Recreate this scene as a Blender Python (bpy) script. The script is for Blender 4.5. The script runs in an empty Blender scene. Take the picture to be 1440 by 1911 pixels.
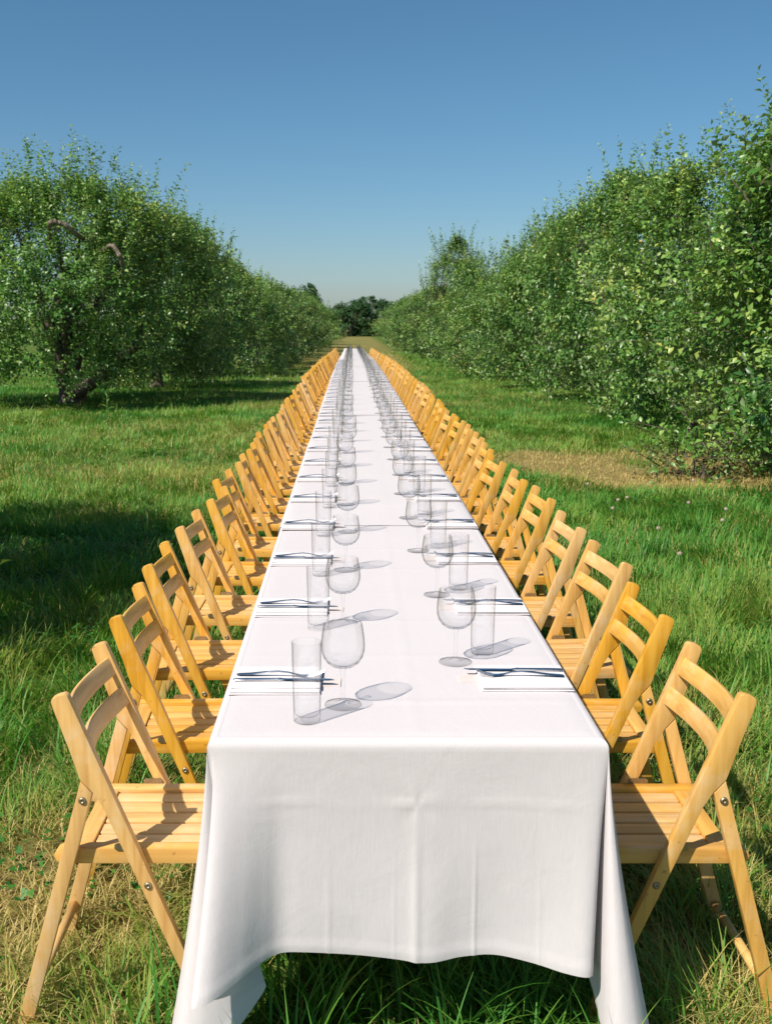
import bpy, bmesh, math, random
import numpy as np
from mathutils import Vector, Matrix

# ------------------------------------------------------------------ camera, sky, sun, exposure
sc = bpy.context.scene
COL = sc.collection
R = math.radians
random.seed(7)

EYE = 1.549
cam_d = bpy.data.cameras.new('camera')
cam = bpy.data.objects.new('camera', cam_d)
COL.objects.link(cam)
cam.location = (-0.11, 0.0, EYE)
cam.rotation_euler = (R(90 - 10.25), 0, 0)
cam_d.sensor_fit = 'VERTICAL'
cam_d.sensor_height = 36.0
cam_d.sensor_width = 36.0
cam_d.lens = 2000.0 / 1911.0 * 36.0
cam_d.shift_x = 65.0 / 1911.0
cam_d.clip_start = 0.05
cam_d.clip_end = 6000
cam_d.dof.use_dof = True
cam_d.dof.focus_distance = 3.2
cam_d.dof.aperture_fstop = 11
sc.camera = cam

SUN = Vector((-0.111, -0.105, 0.176)).normalized()      # towards the sun: behind and left of the camera
elev = math.asin(SUN.z)
azim = math.atan2(SUN.x, SUN.y)
w = bpy.data.worlds.new('World')
sc.world = w
w.use_nodes = True
nt = w.node_tree
nt.nodes.clear()
sky = nt.nodes.new('ShaderNodeTexSky')
sky.sky_type = 'NISHITA'
sky.sun_disc = False
sky.sun_elevation = elev
sky.sun_rotation = azim % (2 * math.pi)
sky.altitude = 50
sky.air_density = 0.9
sky.dust_density = 0.6
sky.ozone_density = 6.0
bg = nt.nodes.new('ShaderNodeBackground')
bg.inputs['Strength'].default_value = 0.083
wo = nt.nodes.new('ShaderNodeOutputWorld')
hs = nt.nodes.new('ShaderNodeHueSaturation')
hs.inputs['Saturation'].default_value = 1.10
hs.inputs['Hue'].default_value = 0.487
nt.links.new(sky.outputs[0], hs.inputs['Color'])
nt.links.new(hs.outputs[0], bg.inputs['Color'])
nt.links.new(bg.outputs[0], wo.inputs['Surface'])

sun_d = bpy.data.lights.new('sun', 'SUN')
sun_d.energy = 5.0
sun_d.angle = R(0.53)
sun_d.color = (1.0, 0.93, 0.83)
sun = bpy.data.objects.new('sun', sun_d)
COL.objects.link(sun)
sun.rotation_euler = SUN.to_track_quat('Z', 'Y').to_euler()
sun.location = SUN * 60

sc.view_settings.view_transform = 'Standard'
sc.view_settings.look = 'None'
sc.view_settings.exposure = 0.22
sc.view_settings.gamma = 1.0
sc.render.engine = 'CYCLES'
cy = sc.cycles
cy.max_bounces = 14
cy.diffuse_bounces = 3
cy.glossy_bounces = 4
cy.transmission_bounces = 12
cy.transparent_max_bounces = 40
cy.caustics_reflective = False
cy.caustics_refractive = False
cy.use_denoising = True
cy.sample_clamp_indirect = 6.0


# ------------------------------------------------------------------ helpers
def tag(o, label=None, cat=None, group=None, kind=None):
    if label: o['label'] = label
    if cat: o['category'] = cat
    if group: o['group'] = group
    if kind: o['kind'] = kind
    return o


def link(name, me, parent=None):
    o = bpy.data.objects.new(name, me)
    COL.objects.link(o)
    if parent: o.parent = parent
    return o


def empty(name, loc=(0, 0, 0), rz=0.0):
    o = link(name, None)
    o.empty_display_size = 0.1
    o.location = loc
    o.rotation_euler = (0, 0, rz)
    return o


def mesh(name, verts, faces, mat=None, smooth=False):
    me = bpy.data.meshes.new(name)
    me.from_pydata([tuple(v) for v in verts], [], [tuple(f) for f in faces])
    me.update()
    if mat: me.materials.append(mat)
    if smooth: me.polygons.foreach_set('use_smooth', [True] * len(me.polygons))
    return me


def tri_mesh(name, V, T, mat, attr=None, smooth=False):
    """fast triangle mesh from numpy arrays, attr: dict of per-vertex floats"""
    me = bpy.data.meshes.new(name)
    V = np.ascontiguousarray(V, dtype=np.float32); T = np.ascontiguousarray(T, dtype=np.int32)
    me.vertices.add(len(V)); me.vertices.foreach_set('co', V.ravel())
    me.loops.add(T.size); me.loops.foreach_set('vertex_index', T.ravel())
    n = len(T)
    me.polygons.add(n)
    me.polygons.foreach_set('loop_start', np.arange(0, 3 * n, 3, dtype=np.int32))
    me.polygons.foreach_set('loop_total', np.full(n, 3, dtype=np.int32))
    if smooth: me.polygons.foreach_set('use_smooth', np.ones(n, dtype=bool))
    me.update(calc_edges=True)
    for k, a in (attr or {}).items():
        at = me.attributes.new(k, 'FLOAT', 'POINT')
        at.data.foreach_set('value', np.ascontiguousarray(a, dtype=np.float32))
    me.materials.append(mat)
    return me


def bm_mesh(name, bm, mat, smooth_angle=None):
    me = bpy.data.meshes.new(name)
    bm.normal_update()
    if smooth_angle is not None:
        for f in bm.faces: f.smooth = True
        for e in bm.edges:
            if len(e.link_faces) == 2 and e.calc_face_angle(0) > smooth_angle: e.smooth = False
    bm.to_mesh(me); bm.free()
    if mat: me.materials.append(mat)
    return me


def extrude_poly(pts, y0, y1, bevel=0.003):
    """polygon in the XZ plane extruded along Y, edges bevelled -> bmesh"""
    bm = bmesh.new()
    a = [bm.verts.new((p[0], y0, p[1])) for p in pts]
    b = [bm.verts.new((p[0], y1, p[1])) for p in pts]
    n = len(pts)
    bm.faces.new(a); bm.faces.new(list(reversed(b)))
    for i in range(n):
        bm.faces.new((a[(i + 1) % n], a[i], b[i], b[(i + 1) % n]))
    bmesh.ops.recalc_face_normals(bm, faces=bm.faces)
    if bevel:
        ed = [e for e in bm.edges if e.calc_face_angle(0) > 0.6]
        bmesh.ops.bevel(bm, geom=ed, offset=bevel, segments=2, profile=0.6, affect='EDGES', clamp_overlap=True)
    return bm


def box_bm(x0, x1, y0, y1, z0, z1, bevel=0.003):
    return extrude_poly([(x0, z0), (x1, z0), (x1, z1), (x0, z1)], y0, y1, bevel)


def cyl_between(p, q, r0, r1, seg=10):
    p = Vector(p); q = Vector(q)
    d = (q - p).normalized()
    u = d.orthogonal().normalized(); v = d.cross(u)
    V = []; F = []
    for c, r in ((p, r0), (q, r1)):
        for i in range(seg):
            a = 2 * math.pi * i / seg
            V.append(c + u * math.cos(a) * r + v * math.sin(a) * r)
    for i in range(seg):
        j = (i + 1) % seg
        F.append((i, j, seg + j, seg + i))
    F.append(tuple(reversed(range(seg)))); F.append(tuple(range(seg, 2 * seg)))
    return V, F


def lathe(name, prof, mat, seg=32, close_bottom=False):
    V = []; F = []
    for r, z in prof:
        for i in range(seg):
            a = 2 * math.pi * i / seg
            V.append((r * math.cos(a), r * math.sin(a), z))
    for k in range(len(prof) - 1):
        for i in range(seg):
            j = (i + 1) % seg
            F.append((k * seg + i, k * seg + j, (k + 1) * seg + j, (k + 1) * seg + i))
    return mesh(name, V, F, mat, True)


_vn = {}
def vnoise(x, y, scale, seed):
    """smooth value noise in 0..1"""
    if seed not in _vn: _vn[seed] = np.random.RandomState(seed).rand(256, 256)
    g = _vn[seed]
    x = np.asarray(x, float) / scale; y = np.asarray(y, float) / scale
    xi = np.floor(x).astype(int); yi = np.floor(y).astype(int)
    fx = x - xi; fy = y - yi
    fx = fx * fx * (3 - 2 * fx); fy = fy * fy * (3 - 2 * fy)
    a = g[xi % 256, yi % 256]; b = g[(xi + 1) % 256, yi % 256]
    c = g[xi % 256, (yi + 1) % 256]; d = g[(xi + 1) % 256, (yi + 1) % 256]
    return (a * (1 - fx) + b * fx) * (1 - fy) + (c * (1 - fx) + d * fx) * fy


def sstep(a, b, x):
    t = np.clip((np.asarray(x, float) - a) / (b - a), 0, 1)
    return t * t * (3 - 2 * t)


def gz(y):
    """ground height: level by the table's near half, dipping gently further off"""
    return -0.40 * sstep(14, 46, y) - 0.35 * sstep(46, 150, y)


def ghill(x, y):
    return gz(y) + 0.05 * (vnoise(x, y, 3.1, 71) - 0.5) * sstep(1.6, 3.0, np.abs(x))


# ------------------------------------------------------------------ materials
def new_mat(name):
    m = bpy.data.materials.new(name)
    m.use_nodes = True
    t = m.node_tree
    t.nodes.clear()
    out = t.nodes.new('ShaderNodeOutputMaterial')
    return m, t, out


def N(t, typ, **kw):
    n = t.nodes.new(typ)
    for k, v in kw.items():
        if hasattr(n, k) and k not in n.inputs: setattr(n, k, v)
        else: n.inputs[k].default_value = v
    return n


def ramp(t, stops):
    n = t.nodes.new('ShaderNodeValToRGB')
    el = n.color_ramp.elements
    while len(el) < len(stops): el.new(0.5)
    for e, (p, c) in zip(el, stops):
        e.position = p; e.color = (*c, 1)
    return n


def wood_mat(name, axis):
    m, t, out = new_mat(name)
    L = t.links.new
    tc = N(t, 'ShaderNodeTexCoord')
    mp = N(t, 'ShaderNodeMapping')
    s = [55, 55, 55]; s[axis] = 3.5
    mp.inputs['Scale'].default_value = s
    oi = N(t, 'ShaderNodeObjectInfo')
    add = N(t, 'ShaderNodeVectorMath', operation='ADD')
    sc_ = N(t, 'ShaderNodeVectorMath', operation='SCALE'); sc_.inputs['Scale'].default_value = 17.0
    cmb = N(t, 'ShaderNodeCombineXYZ')
    for i in range(3): L(oi.outputs['Random'], cmb.inputs[i])
    L(cmb.outputs[0], sc_.inputs[0])
    L(tc.outputs['Object'], mp.inputs['Vector'])
    L(mp.outputs[0], add.inputs[0]); L(sc_.outputs[0], add.inputs[1])
    gr = N(t, 'ShaderNodeTexNoise'); gr.inputs['Scale'].default_value = 1.0; gr.inputs['Detail'].default_value = 6; gr.inputs['Distortion'].default_value = 0.6
    L(add.outputs[0], gr.inputs['Vector'])
    tone = N(t, 'ShaderNodeAttribute', attribute_type='OBJECT', attribute_name='tone')
    # varnish colours from the honey orange to the pale worn
    cr1 = ramp(t, [(0.25, (0.53, 0.225, 0.016)), (0.5, (0.71, 0.36, 0.036)), (0.8, (0.81, 0.455, 0.07))])
    cr2 = ramp(t, [(0.25, (0.62, 0.38, 0.16)), (0.5, (0.74, 0.50, 0.25)), (0.8, (0.80, 0.59, 0.34))])
    L(gr.outputs['Fac'], cr1.inputs[0]); L(gr.outputs['Fac'], cr2.inputs[0])
    # wear patches and per piece variation
    wn = N(t, 'ShaderNodeTexNoise'); wn.inputs['Scale'].default_value = 9.0; wn.inputs['Detail'].default_value = 5; wn.inputs['Roughness'].default_value = 0.65
    L(tc.outputs['Object'], wn.inputs['Vector'])
    wr = N(t, 'ShaderNodeMapRange'); wr.inputs['From Min'].default_value = 0.52; wr.inputs['From Max'].default_value = 0.72; wr.inputs['To Max'].default_value = 0.55
    L(wn.outputs['Fac'], wr.inputs['Value'])
    m1 = N(t, 'ShaderNodeMath', operation='MULTIPLY_ADD'); m1.inputs[1].default_value = 0.35; m1.inputs[2].default_value = -0.12
    L(oi.outputs['Random'], m1.inputs[0])
    a1 = N(t, 'ShaderNodeMath', operation='ADD'); L(m1.outputs[0], a1.inputs[0]); L(tone.outputs['Fac'], a1.inputs[1])
    a2 = N(t, 'ShaderNodeMath', operation='ADD', use_clamp=True); L(a1.outputs[0], a2.inputs[0]); L(wr.outputs[0], a2.inputs[1])
    mx = N(t, 'ShaderNodeMix', data_type='RGBA')
    L(a2.outputs[0], mx.inputs[0]); L(cr1.outputs[0], mx.inputs[6]); L(cr2.outputs[0], mx.inputs[7])
    # small dark scuffs
    sn = N(t, 'ShaderNodeTexNoise'); sn.inputs['Scale'].default_value = 46.0; sn.inputs['Detail'].default_value = 3
    L(tc.outputs['Object'], sn.inputs['Vector'])
    sr = N(t, 'ShaderNodeMapRange'); sr.inputs['From Min'].default_value = 0.69; sr.inputs['From Max'].default_value = 0.76; sr.inputs['To Max'].default_value = 0.5
    L(sn.outputs['Fac'], sr.inputs['Value'])
    mx2 = N(t, 'ShaderNodeMix', data_type='RGBA'); mx2.inputs[7].default_value = (0.2, 0.1, 0.03, 1)
    L(sr.outputs[0], mx2.inputs[0]); L(mx.outputs[2], mx2.inputs[6])
    b = N(t, 'ShaderNodeBsdfPrincipled')
    b.inputs['Roughness'].default_value = 0.45
    b.inputs['Specular IOR Level'].default_value = 0.4
    L(mx2.outputs[2], b.inputs['Base Color'])
    rr = N(t, 'ShaderNodeMapRange'); rr.inputs['To Min'].default_value = 0.36; rr.inputs['To Max'].default_value = 0.62
    L(a2.outputs[0], rr.inputs['Value']); L(rr.outputs[0], b.inputs['Roughness'])
    bp = N(t, 'ShaderNodeBump'); bp.inputs['Strength'].default_value = 0.25; bp.inputs['Distance'].default_value = 0.0015
    L(gr.outputs['Fac'], bp.inputs['Height']); L(bp.outputs[0], b.inputs['Normal'])
    L(b.outputs[0], out.inputs['Surface'])
    return m


WOODX, WOODY, WOODZ = (wood_mat('varnished_wood_' + n, i) for i, n in enumerate(('lengthwise', 'crosswise', 'upright')))


def simple_mat(name, col, rough=0.5, metal=0.0, bump=None, var=None, spec=0.5):
    m, t, out = new_mat(name)
    b = N(t, 'ShaderNodeBsdfPrincipled')
    b.inputs['Base Color'].default_value = (*col, 1)
    b.inputs['Roughness'].default_value = rough
    b.inputs['Metallic'].default_value = metal
    b.inputs['Specular IOR Level'].default_value = spec
    tc = N(t, 'ShaderNodeTexCoord')
    if var:
        n = N(t, 'ShaderNodeTexNoise'); n.inputs['Scale'].default_value = var[0]; n.inputs['Detail'].default_value = 5
        t.links.new(tc.outputs['Object'], n.inputs['Vector'])
        cr = ramp(t, [(0.3, col), (0.7, var[1])])
        t.links.new(n.outputs['Fac'], cr.inputs[0]); t.links.new(cr.outputs[0], b.inputs['Base Color'])
    if bump:
        n = N(t, 'ShaderNodeTexNoise'); n.inputs['Scale'].default_value = bump[0]; n.inputs['Detail'].default_value = 6
        t.links.new(tc.outputs['Object'], n.inputs['Vector'])
        bp = N(t, 'ShaderNodeBump'); bp.inputs['Strength'].default_value = bump[1]; bp.inputs['Distance'].default_value = bump[2]
        t.links.new(n.outputs['Fac'], bp.inputs['Height']); t.links.new(bp.outputs[0], b.inputs['Normal'])
    t.links.new(b.outputs[0], out.inputs['Surface'])
    return m


RIVET = simple_mat('dull_brass', (0.30, 0.25, 0.17), 0.5, 1.0, bump=(300, 0.3, 0.001), var=(120, (0.45, 0.38, 0.26)))
STEEL = simple_mat('polished_steel', (0.72, 0.73, 0.74), 0.2, 1.0)
NAPKIN = simple_mat('napkin_cotton', (0.795, 0.75, 0.75), 0.9, bump=(700, 0.25, 0.0006), spec=0.1)
CARD = simple_mat('cream_card', (0.74, 0.66, 0.62), 0.7, var=(40, (0.70, 0.60, 0.56)))
BARK = simple_mat('apple_bark', (0.085, 0.066, 0.05), 0.95, bump=(28, 1.0, 0.03), var=(14, (0.20, 0.165, 0.13)), spec=0.1)
DEADWOOD = simple_mat('bare_weathered_wood', (0.13, 0.10, 0.08), 0.9, bump=(40, 1.0, 0.03), var=(18, (0.30, 0.24, 0.19)), spec=0.1)
PLY = simple_mat('table_board', (0.36, 0.25, 0.14), 0.6, var=(12, (0.42, 0.3, 0.18)))
IRON = simple_mat('grey_steel_tube', (0.3, 0.3, 0.31), 0.4, 1.0)


def glass_mat(name='thin_glass', lo=0.55, hi=0.985, spec=0.75, pw=7.0):
    """thin walled drinking glass: clear across the wall, darker and shinier along it"""
    m, t, out = new_mat(name)
    L = t.links.new
    lw = N(t, 'ShaderNodeLayerWeight'); lw.inputs['Blend'].default_value = 0.5
    p = N(t, 'ShaderNodeMath', operation='POWER'); p.inputs[1].default_value = 4.0
    L(lw.outputs['Facing'], p.inputs[0])
    f = N(t, 'ShaderNodeMath', operation='MULTIPLY_ADD'); f.inputs[1].default_value = spec; f.inputs[2].default_value = 0.02
    L(p.outputs[0], f.inputs[0])
    p2 = N(t, 'ShaderNodeMath', operation='POWER'); p2.inputs[1].default_value = pw
    L(lw.outputs['Facing'], p2.inputs[0])
    cm = N(t, 'ShaderNodeMix', data_type='RGBA')
    cm.inputs[6].default_value = (hi, hi, hi, 1)
    cm.inputs[7].default_value = (lo * 0.97, lo, lo * 1.04, 1)
    L(p2.outputs[0], cm.inputs[0])
    tr = N(t, 'ShaderNodeBsdfTransparent'); L(cm.outputs[2], tr.inputs['Color'])
    gl = N(t, 'ShaderNodeBsdfGlossy'); gl.inputs['Roughness'].default_value = 0.02
    ms = N(t, 'ShaderNodeMixShader')
    L(f.outputs[0], ms.inputs[0]); L(tr.outputs[0], ms.inputs[1]); L(gl.outputs[0], ms.inputs[2])
    L(ms.outputs[0], out.inputs['Surface'])
    return m


GLASS = glass_mat('thin_glass', 0.08, 0.990, 0.6)
FOOT = glass_mat('stem_glass', 0.05, 0.98, 0.6, 3.0)
BOWLBASE = glass_mat('bowl_bottom_glass', 0.10, 0.96, 0.55, 2.5)
def solid_glass(name='thick_glass'):
    m, t, out = new_mat(name)
    L = t.links.new
    b = N(t, 'ShaderNodeBsdfGlass'); b.inputs['IOR'].default_value = 1.48; b.inputs['Roughness'].default_value = 0.0
    b.inputs['Color'].default_value = (0.94, 0.97, 1.0, 1)
    tr = N(t, 'ShaderNodeBsdfTransparent'); tr.inputs['Color'].default_value = (0.93, 0.95, 0.97, 1)
    ms = N(t, 'ShaderNodeMixShader'); ms.inputs[0].default_value = 0.72
    L(b.outputs[0], ms.inputs[1]); L(tr.outputs[0], ms.inputs[2]); L(ms.outputs[0], out.inputs['Surface'])
    return m
SOLID = solid_glass()


def clear_glass():
    m, t, out = new_mat('clear_drinking_glass')
    L = t.links.new
    b = N(t, 'ShaderNodeBsdfGlass'); b.inputs['IOR'].default_value = 1.5; b.inputs['Roughness'].default_value = 0.0
    b.inputs['Color'].default_value = (0.985, 0.995, 1.0, 1)
    lw = N(t, 'ShaderNodeLayerWeight'); lw.inputs['Blend'].default_value = 0.5
    p2 = N(t, 'ShaderNodeMath', operation='POWER'); p2.inputs[1].default_value = 6.0
    L(lw.outputs['Facing'], p2.inputs[0])
    cm = N(t, 'ShaderNodeMix', data_type='RGBA')                # seen along the wall the glass is darker
    cm.inputs[6].default_value = (0.994, 0.996, 1.0, 1); cm.inputs[7].default_value = (0.10, 0.11, 0.125, 1)
    L(p2.outputs[0], cm.inputs[0])
    tr = N(t, 'ShaderNodeBsdfTransparent'); L(cm.outputs[2], tr.inputs['Color'])
    ms = N(t, 'ShaderNodeMixShader'); ms.inputs[0].default_value = 0.925
    L(b.outputs[0], ms.inputs[1]); L(tr.outputs[0], ms.inputs[2]); L(ms.outputs[0], out.inputs['Surface'])
    return m
CLEAR = clear_glass()


def cloth_mat():
    m, t, out = new_mat('white_tablecloth_cotton')
    L = t.links.new
    tc = N(t, 'ShaderNodeTexCoord')
    b = N(t, 'ShaderNodeBsdfPrincipled')
    b.inputs['Base Color'].default_value = (0.785, 0.745, 0.728, 1)
    b.inputs['Roughness'].default_value = 0.85
    b.inputs['Specular IOR Level'].default_value = 0.12
    b.inputs['Sheen Weight'].default_value = 0.1
    # faint ironing wrinkles + weave
    mp = N(t, 'ShaderNodeMapping'); mp.inputs['Scale'].default_value = (9, 4, 9)
    L(tc.outputs['Object'], mp.inputs[0])
    n1 = N(t, 'ShaderNodeTexNoise'); n1.inputs['Scale'].default_value = 1.0; n1.inputs['Detail'].default_value = 7; n1.inputs['Roughness'].default_value = 0.6; n1.inputs['Distortion'].default_value = 0.8
    L(mp.outputs[0], n1.inputs['Vector'])
    bp = N(t, 'ShaderNodeBump'); bp.inputs['Strength'].default_value = 0.3; bp.inputs['Distance'].default_value = 0.005
    L(n1.outputs['Fac'], bp.inputs['Height'])
    n2 = N(t, 'ShaderNodeTexNoise'); n2.inputs['Scale'].default_value = 620; n2.inputs['Detail'].default_value = 2
    L(tc.outputs['Object'], n2.inputs['Vector'])
    bp2 = N(t, 'ShaderNodeBump'); bp2.inputs['Strength'].default_value = 0.16; bp2.inputs['Distance'].default_value = 0.001
    L(n2.outputs['Fac'], bp2.inputs['Height']); L(bp.outputs[0], bp2.inputs['Normal'])
    # slubs of the weave: fine streaks along the hanging threads, in height and a trace of tone
    mp3 = N(t, 'ShaderNodeMapping'); mp3.inputs['Scale'].default_value = (420, 160, 26)
    L(tc.outputs['Object'], mp3.inputs[0])
    n3 = N(t, 'ShaderNodeTexNoise'); n3.inputs['Scale'].default_value = 1.0; n3.inputs['Detail'].default_value = 3
    L(mp3.outputs[0], n3.inputs['Vector'])
    bp3 = N(t, 'ShaderNodeBump'); bp3.inputs['Strength'].default_value = 0.22; bp3.inputs['Distance'].default_value = 0.001
    L(n3.outputs['Fac'], bp3.inputs['Height']); L(bp2.outputs[0], bp3.inputs['Normal'])
    L(bp3.outputs[0], b.inputs['Normal'])
    cr3 = ramp(t, [(0.3, (0.725, 0.674, 0.676)), (0.7, (0.765, 0.714, 0.716))])
    L(n3.outputs['Fac'], cr3.inputs[0]); L(cr3.outputs[0], b.inputs['Base Color'])
    tl = N(t, 'ShaderNodeBsdfTranslucent'); tl.inputs['Color'].default_value = (0.8, 0.79, 0.78, 1)
    ms = N(t, 'ShaderNodeMixShader'); ms.inputs[0].default_value = 0.12
    L(b.outputs[0], ms.inputs[1]); L(tl.outputs[0], ms.inputs[2])
    L(ms.outputs[0], out.inputs['Surface'])
    return m
CLOTH = cloth_mat()


def leaf_mat(name, dark, mid, pale, under, transl=0.17, rough=0.36):
    m, t, out = new_mat(name)
    L = t.links.new
    at = N(t, 'ShaderNodeAttribute', attribute_name='rnd')
    cr = ramp(t, [(0.0, dark), (0.45, mid), (0.86, pale), (1.0, (pale[0] * 1.35, pale[1] * 1.05, pale[2]))])
    L(at.outputs['Fac'], cr.inputs[0])
    g = N(t, 'ShaderNodeNewGeometry')
    mx = N(t, 'ShaderNodeMix', data_type='RGBA'); mx.inputs[7].default_value = (*under, 1)
    sc_ = N(t, 'ShaderNodeMath', operation='MULTIPLY'); sc_.inputs[1].default_value = 0.75
    L(g.outputs['Backfacing'], sc_.inputs[0])
    L(sc_.outputs[0], mx.inputs[0]); L(cr.outputs[0], mx.inputs[6])
    b = N(t, 'ShaderNodeBsdfPrincipled'); b.inputs['Roughness'].default_value = rough; b.inputs['Specular IOR Level'].default_value = 0.45
    L(mx.outputs[2], b.inputs['Base Color'])
    tl = N(t, 'ShaderNodeBsdfTranslucent')
    hs = N(t, 'ShaderNodeHueSaturation'); hs.inputs['Value'].default_value = 1.5; hs.inputs['Saturation'].default_value = 1.15; hs.inputs['Hue'].default_value = 0.485
    L(cr.outputs[0], hs.inputs['Color']); L(hs.outputs[0], tl.inputs['Color'])
    ms = N(t, 'ShaderNodeMixShader'); ms.inputs[0].default_value = transl
    L(b.outputs[0], ms.inputs[1]); L(tl.outputs[0], ms.inputs[2]); L(ms.outputs[0], out.inputs['Surface'])
    return m


LEAF = leaf_mat('apple_leaf', (0.040, 0.13, 0.022), (0.115, 0.25, 0.042), (0.28, 0.41, 0.095), (0.32, 0.40, 0.20))
LEAF_DARK = leaf_mat('dark_tree_leaf', (0.028, 0.085, 0.028), (0.05, 0.13, 0.036), (0.085, 0.18, 0.05), (0.11, 0.17, 0.085))


def grass_mat():
    m, t, out = new_mat('grass_blade')
    L = t.links.new
    at = N(t, 'ShaderNodeAttribute', attribute_name='rnd')
    cr = ramp(t, [(0.0, (0.030, 0.15, 0.022)), (0.3, (0.075, 0.255, 0.030)), (0.52, (0.175, 0.34, 0.046)), (0.72, (0.42, 0.37, 0.095)), (1.0, (0.68, 0.53, 0.22))])
    L(at.outputs['Fac'], cr.inputs[0])
    b = N(t, 'ShaderNodeBsdfPrincipled'); b.inputs['Roughness'].default_value = 0.5; b.inputs['Specular IOR Level'].default_value = 0.35
    L(cr.outputs[0], b.inputs['Base Color'])
    tl = N(t, 'ShaderNodeBsdfTranslucent')
    hs = N(t, 'ShaderNodeHueSaturation'); hs.inputs['Value'].default_value = 1.4; hs.inputs['Saturation'].default_value = 1.1
    L(cr.outputs[0], hs.inputs['Color']); L(hs.outputs[0], tl.inputs['Color'])
    ms = N(t, 'ShaderNodeMixShader'); ms.inputs[0].default_value = 0.3
    L(b.outputs[0], ms.inputs[1]); L(tl.outputs[0], ms.inputs[2]); L(ms.outputs[0], out.inputs['Surface'])
    return m
GRASS = grass_mat()


def ground_mat():
    m, t, out = new_mat('orchard_soil_and_turf')
    L = t.links.new
    at = N(t, 'ShaderNodeAttribute', attribute_name='dry')
    tc = N(t, 'ShaderNodeTexCoord')
    n = N(t, 'ShaderNodeTexNoise'); n.inputs['Scale'].default_value = 22; n.inputs['Detail'].default_value = 8; n.inputs['Roughness'].default_value = 0.7
    L(tc.outputs['Object'], n.inputs['Vector'])
    c1 = ramp(t, [(0.3, (0.035, 0.085, 0.014)), (0.6, (0.075, 0.165, 0.025)), (0.8, (0.12, 0.22, 0.04))])
    c2 = ramp(t, [(0.3, (0.17, 0.135, 0.045)), (0.6, (0.33, 0.26, 0.10)), (0.8, (0.45, 0.35, 0.15))])
    L(n.outputs['Fac'], c1.inputs[0]); L(n.outputs['Fac'], c2.inputs[0])
    mx = N(t, 'ShaderNodeMix', data_type='RGBA')
    L(at.outputs['Fac'], mx.inputs[0]); L(c1.outputs[0], mx.inputs[6]); L(c2.outputs[0], mx.inputs[7])
    b = N(t, 'ShaderNodeBsdfPrincipled'); b.inputs['Roughness'].default_value = 0.95; b.inputs['Specular IOR Level'].default_value = 0.05
    L(mx.outputs[2], b.inputs['Base Color'])
    bp = N(t, 'ShaderNodeBump'); bp.inputs['Strength'].default_value = 0.8; bp.inputs['Distance'].default_value = 0.05
    L(n.outputs['Fac'], bp.inputs['Height']); L(bp.outputs[0], b.inputs['Normal'])
    L(b.outputs[0], out.inputs['Surface'])
    return m
GROUND = ground_mat()


# ------------------------------------------------------------------ ground
def dryness(x, y):
    """0 lush .. 1 straw, where the orchard floor has dried out"""
    x = np.asarray(x, float); y = np.asarray(y, float)
    n1 = vnoise(x, y, 1.7, 11); n2 = vnoise(x, y, 0.45, 12); n3 = vnoise(x, y, 6.0, 13)
    d = 0.14 + 0.28 * (n1 - 0.4) + 0.26 * (n2 - 0.5) + 0.18 * (n3 - 0.5)
    # raked straw patch right of the table
    wob = 0.45 * (n1 - 0.5) + 0.28 * (n2 - 0.5)
    py = sstep(9.2, 9.8, y + 1.5 * wob) * (1 - sstep(12.0, 13.0, y + 3 * wob))
    px = sstep(1.2, 2.0, x + 2 * wob) * (1 - sstep(4.2, 5.4, x + 2 * wob))
    d = d + 1.1 * px * py * (0.12 + 1.35 * vnoise(x, y, 0.5, 17))
    # cut stalks lying by the near end of the table
    d = d + 0.46 * (1 - sstep(2.6, 4.8, y)) * sstep(0.42, 0.6, np.abs(x)) * (0.3 + 1.3 * vnoise(x, y, 0.5, 18))
    d = d + 0.10 * (1 - sstep(1.6, 2.2, y))
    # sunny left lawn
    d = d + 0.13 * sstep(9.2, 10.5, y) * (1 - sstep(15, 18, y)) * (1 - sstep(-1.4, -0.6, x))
    # worn lane past the table's far end and thin strips along its chairs
    d = d + 0.45 * sstep(40, 47, y) * (1 - sstep(2.2, 3.4, np.abs(x + 0.3))) + 0.10 * sstep(18, 26, y) * (1 - sstep(1.6, 3, np.abs(x)))
    return np.clip(d, 0, 1)


def make_ground():
    xs = np.unique(np.concatenate([np.linspace(-8, 8, 161), np.sign(np.linspace(-1, 1, 80)) * 8 * np.exp(np.abs(np.linspace(-1, 1, 80)) * 6.0)]))
    ys = np.unique(np.concatenate([np.linspace(-4, 24, 281), np.linspace(24, 160, 160), 160 * np.exp(np.linspace(0, 3.1, 24)), -4 - np.exp(np.linspace(0, 6.5, 20))]))
    X, Y = np.meshgrid(xs, ys)
    Z = ghill(X, Y) * (np.abs(X) < 400)
    V = np.stack([X.ravel(), Y.ravel(), Z.ravel()], 1)
    nx, ny = len(xs), len(ys)
    i = np.arange(nx * ny).reshape(ny, nx)
    a, b, c, d = i[:-1, :-1].ravel(), i[:-1, 1:].ravel(), i[1:, 1:].ravel(), i[1:, :-1].ravel()
    T = np.concatenate([np.stack([a, b, c], 1), np.stack([a, c, d], 1)])
    me = tri_mesh('ground', V, T, GROUND, {'dry': dryness(V[:, 0], V[:, 1])}, smooth=True)
    o = link('ground', me)
    tag(o, kind='structure')


make_ground()

# ------------------------------------------------------------------ the long table
T0 = 1.97                 # near end of the table
HW = 0.381                # half width
TZ = 0.745                # cloth surface
NT = 17                   # tables end to end
TL = 2.44
PITCH = 0.61
NP = NT * 4               # places on each side


def top_z(y):
    return TZ + float(gz(y))


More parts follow.
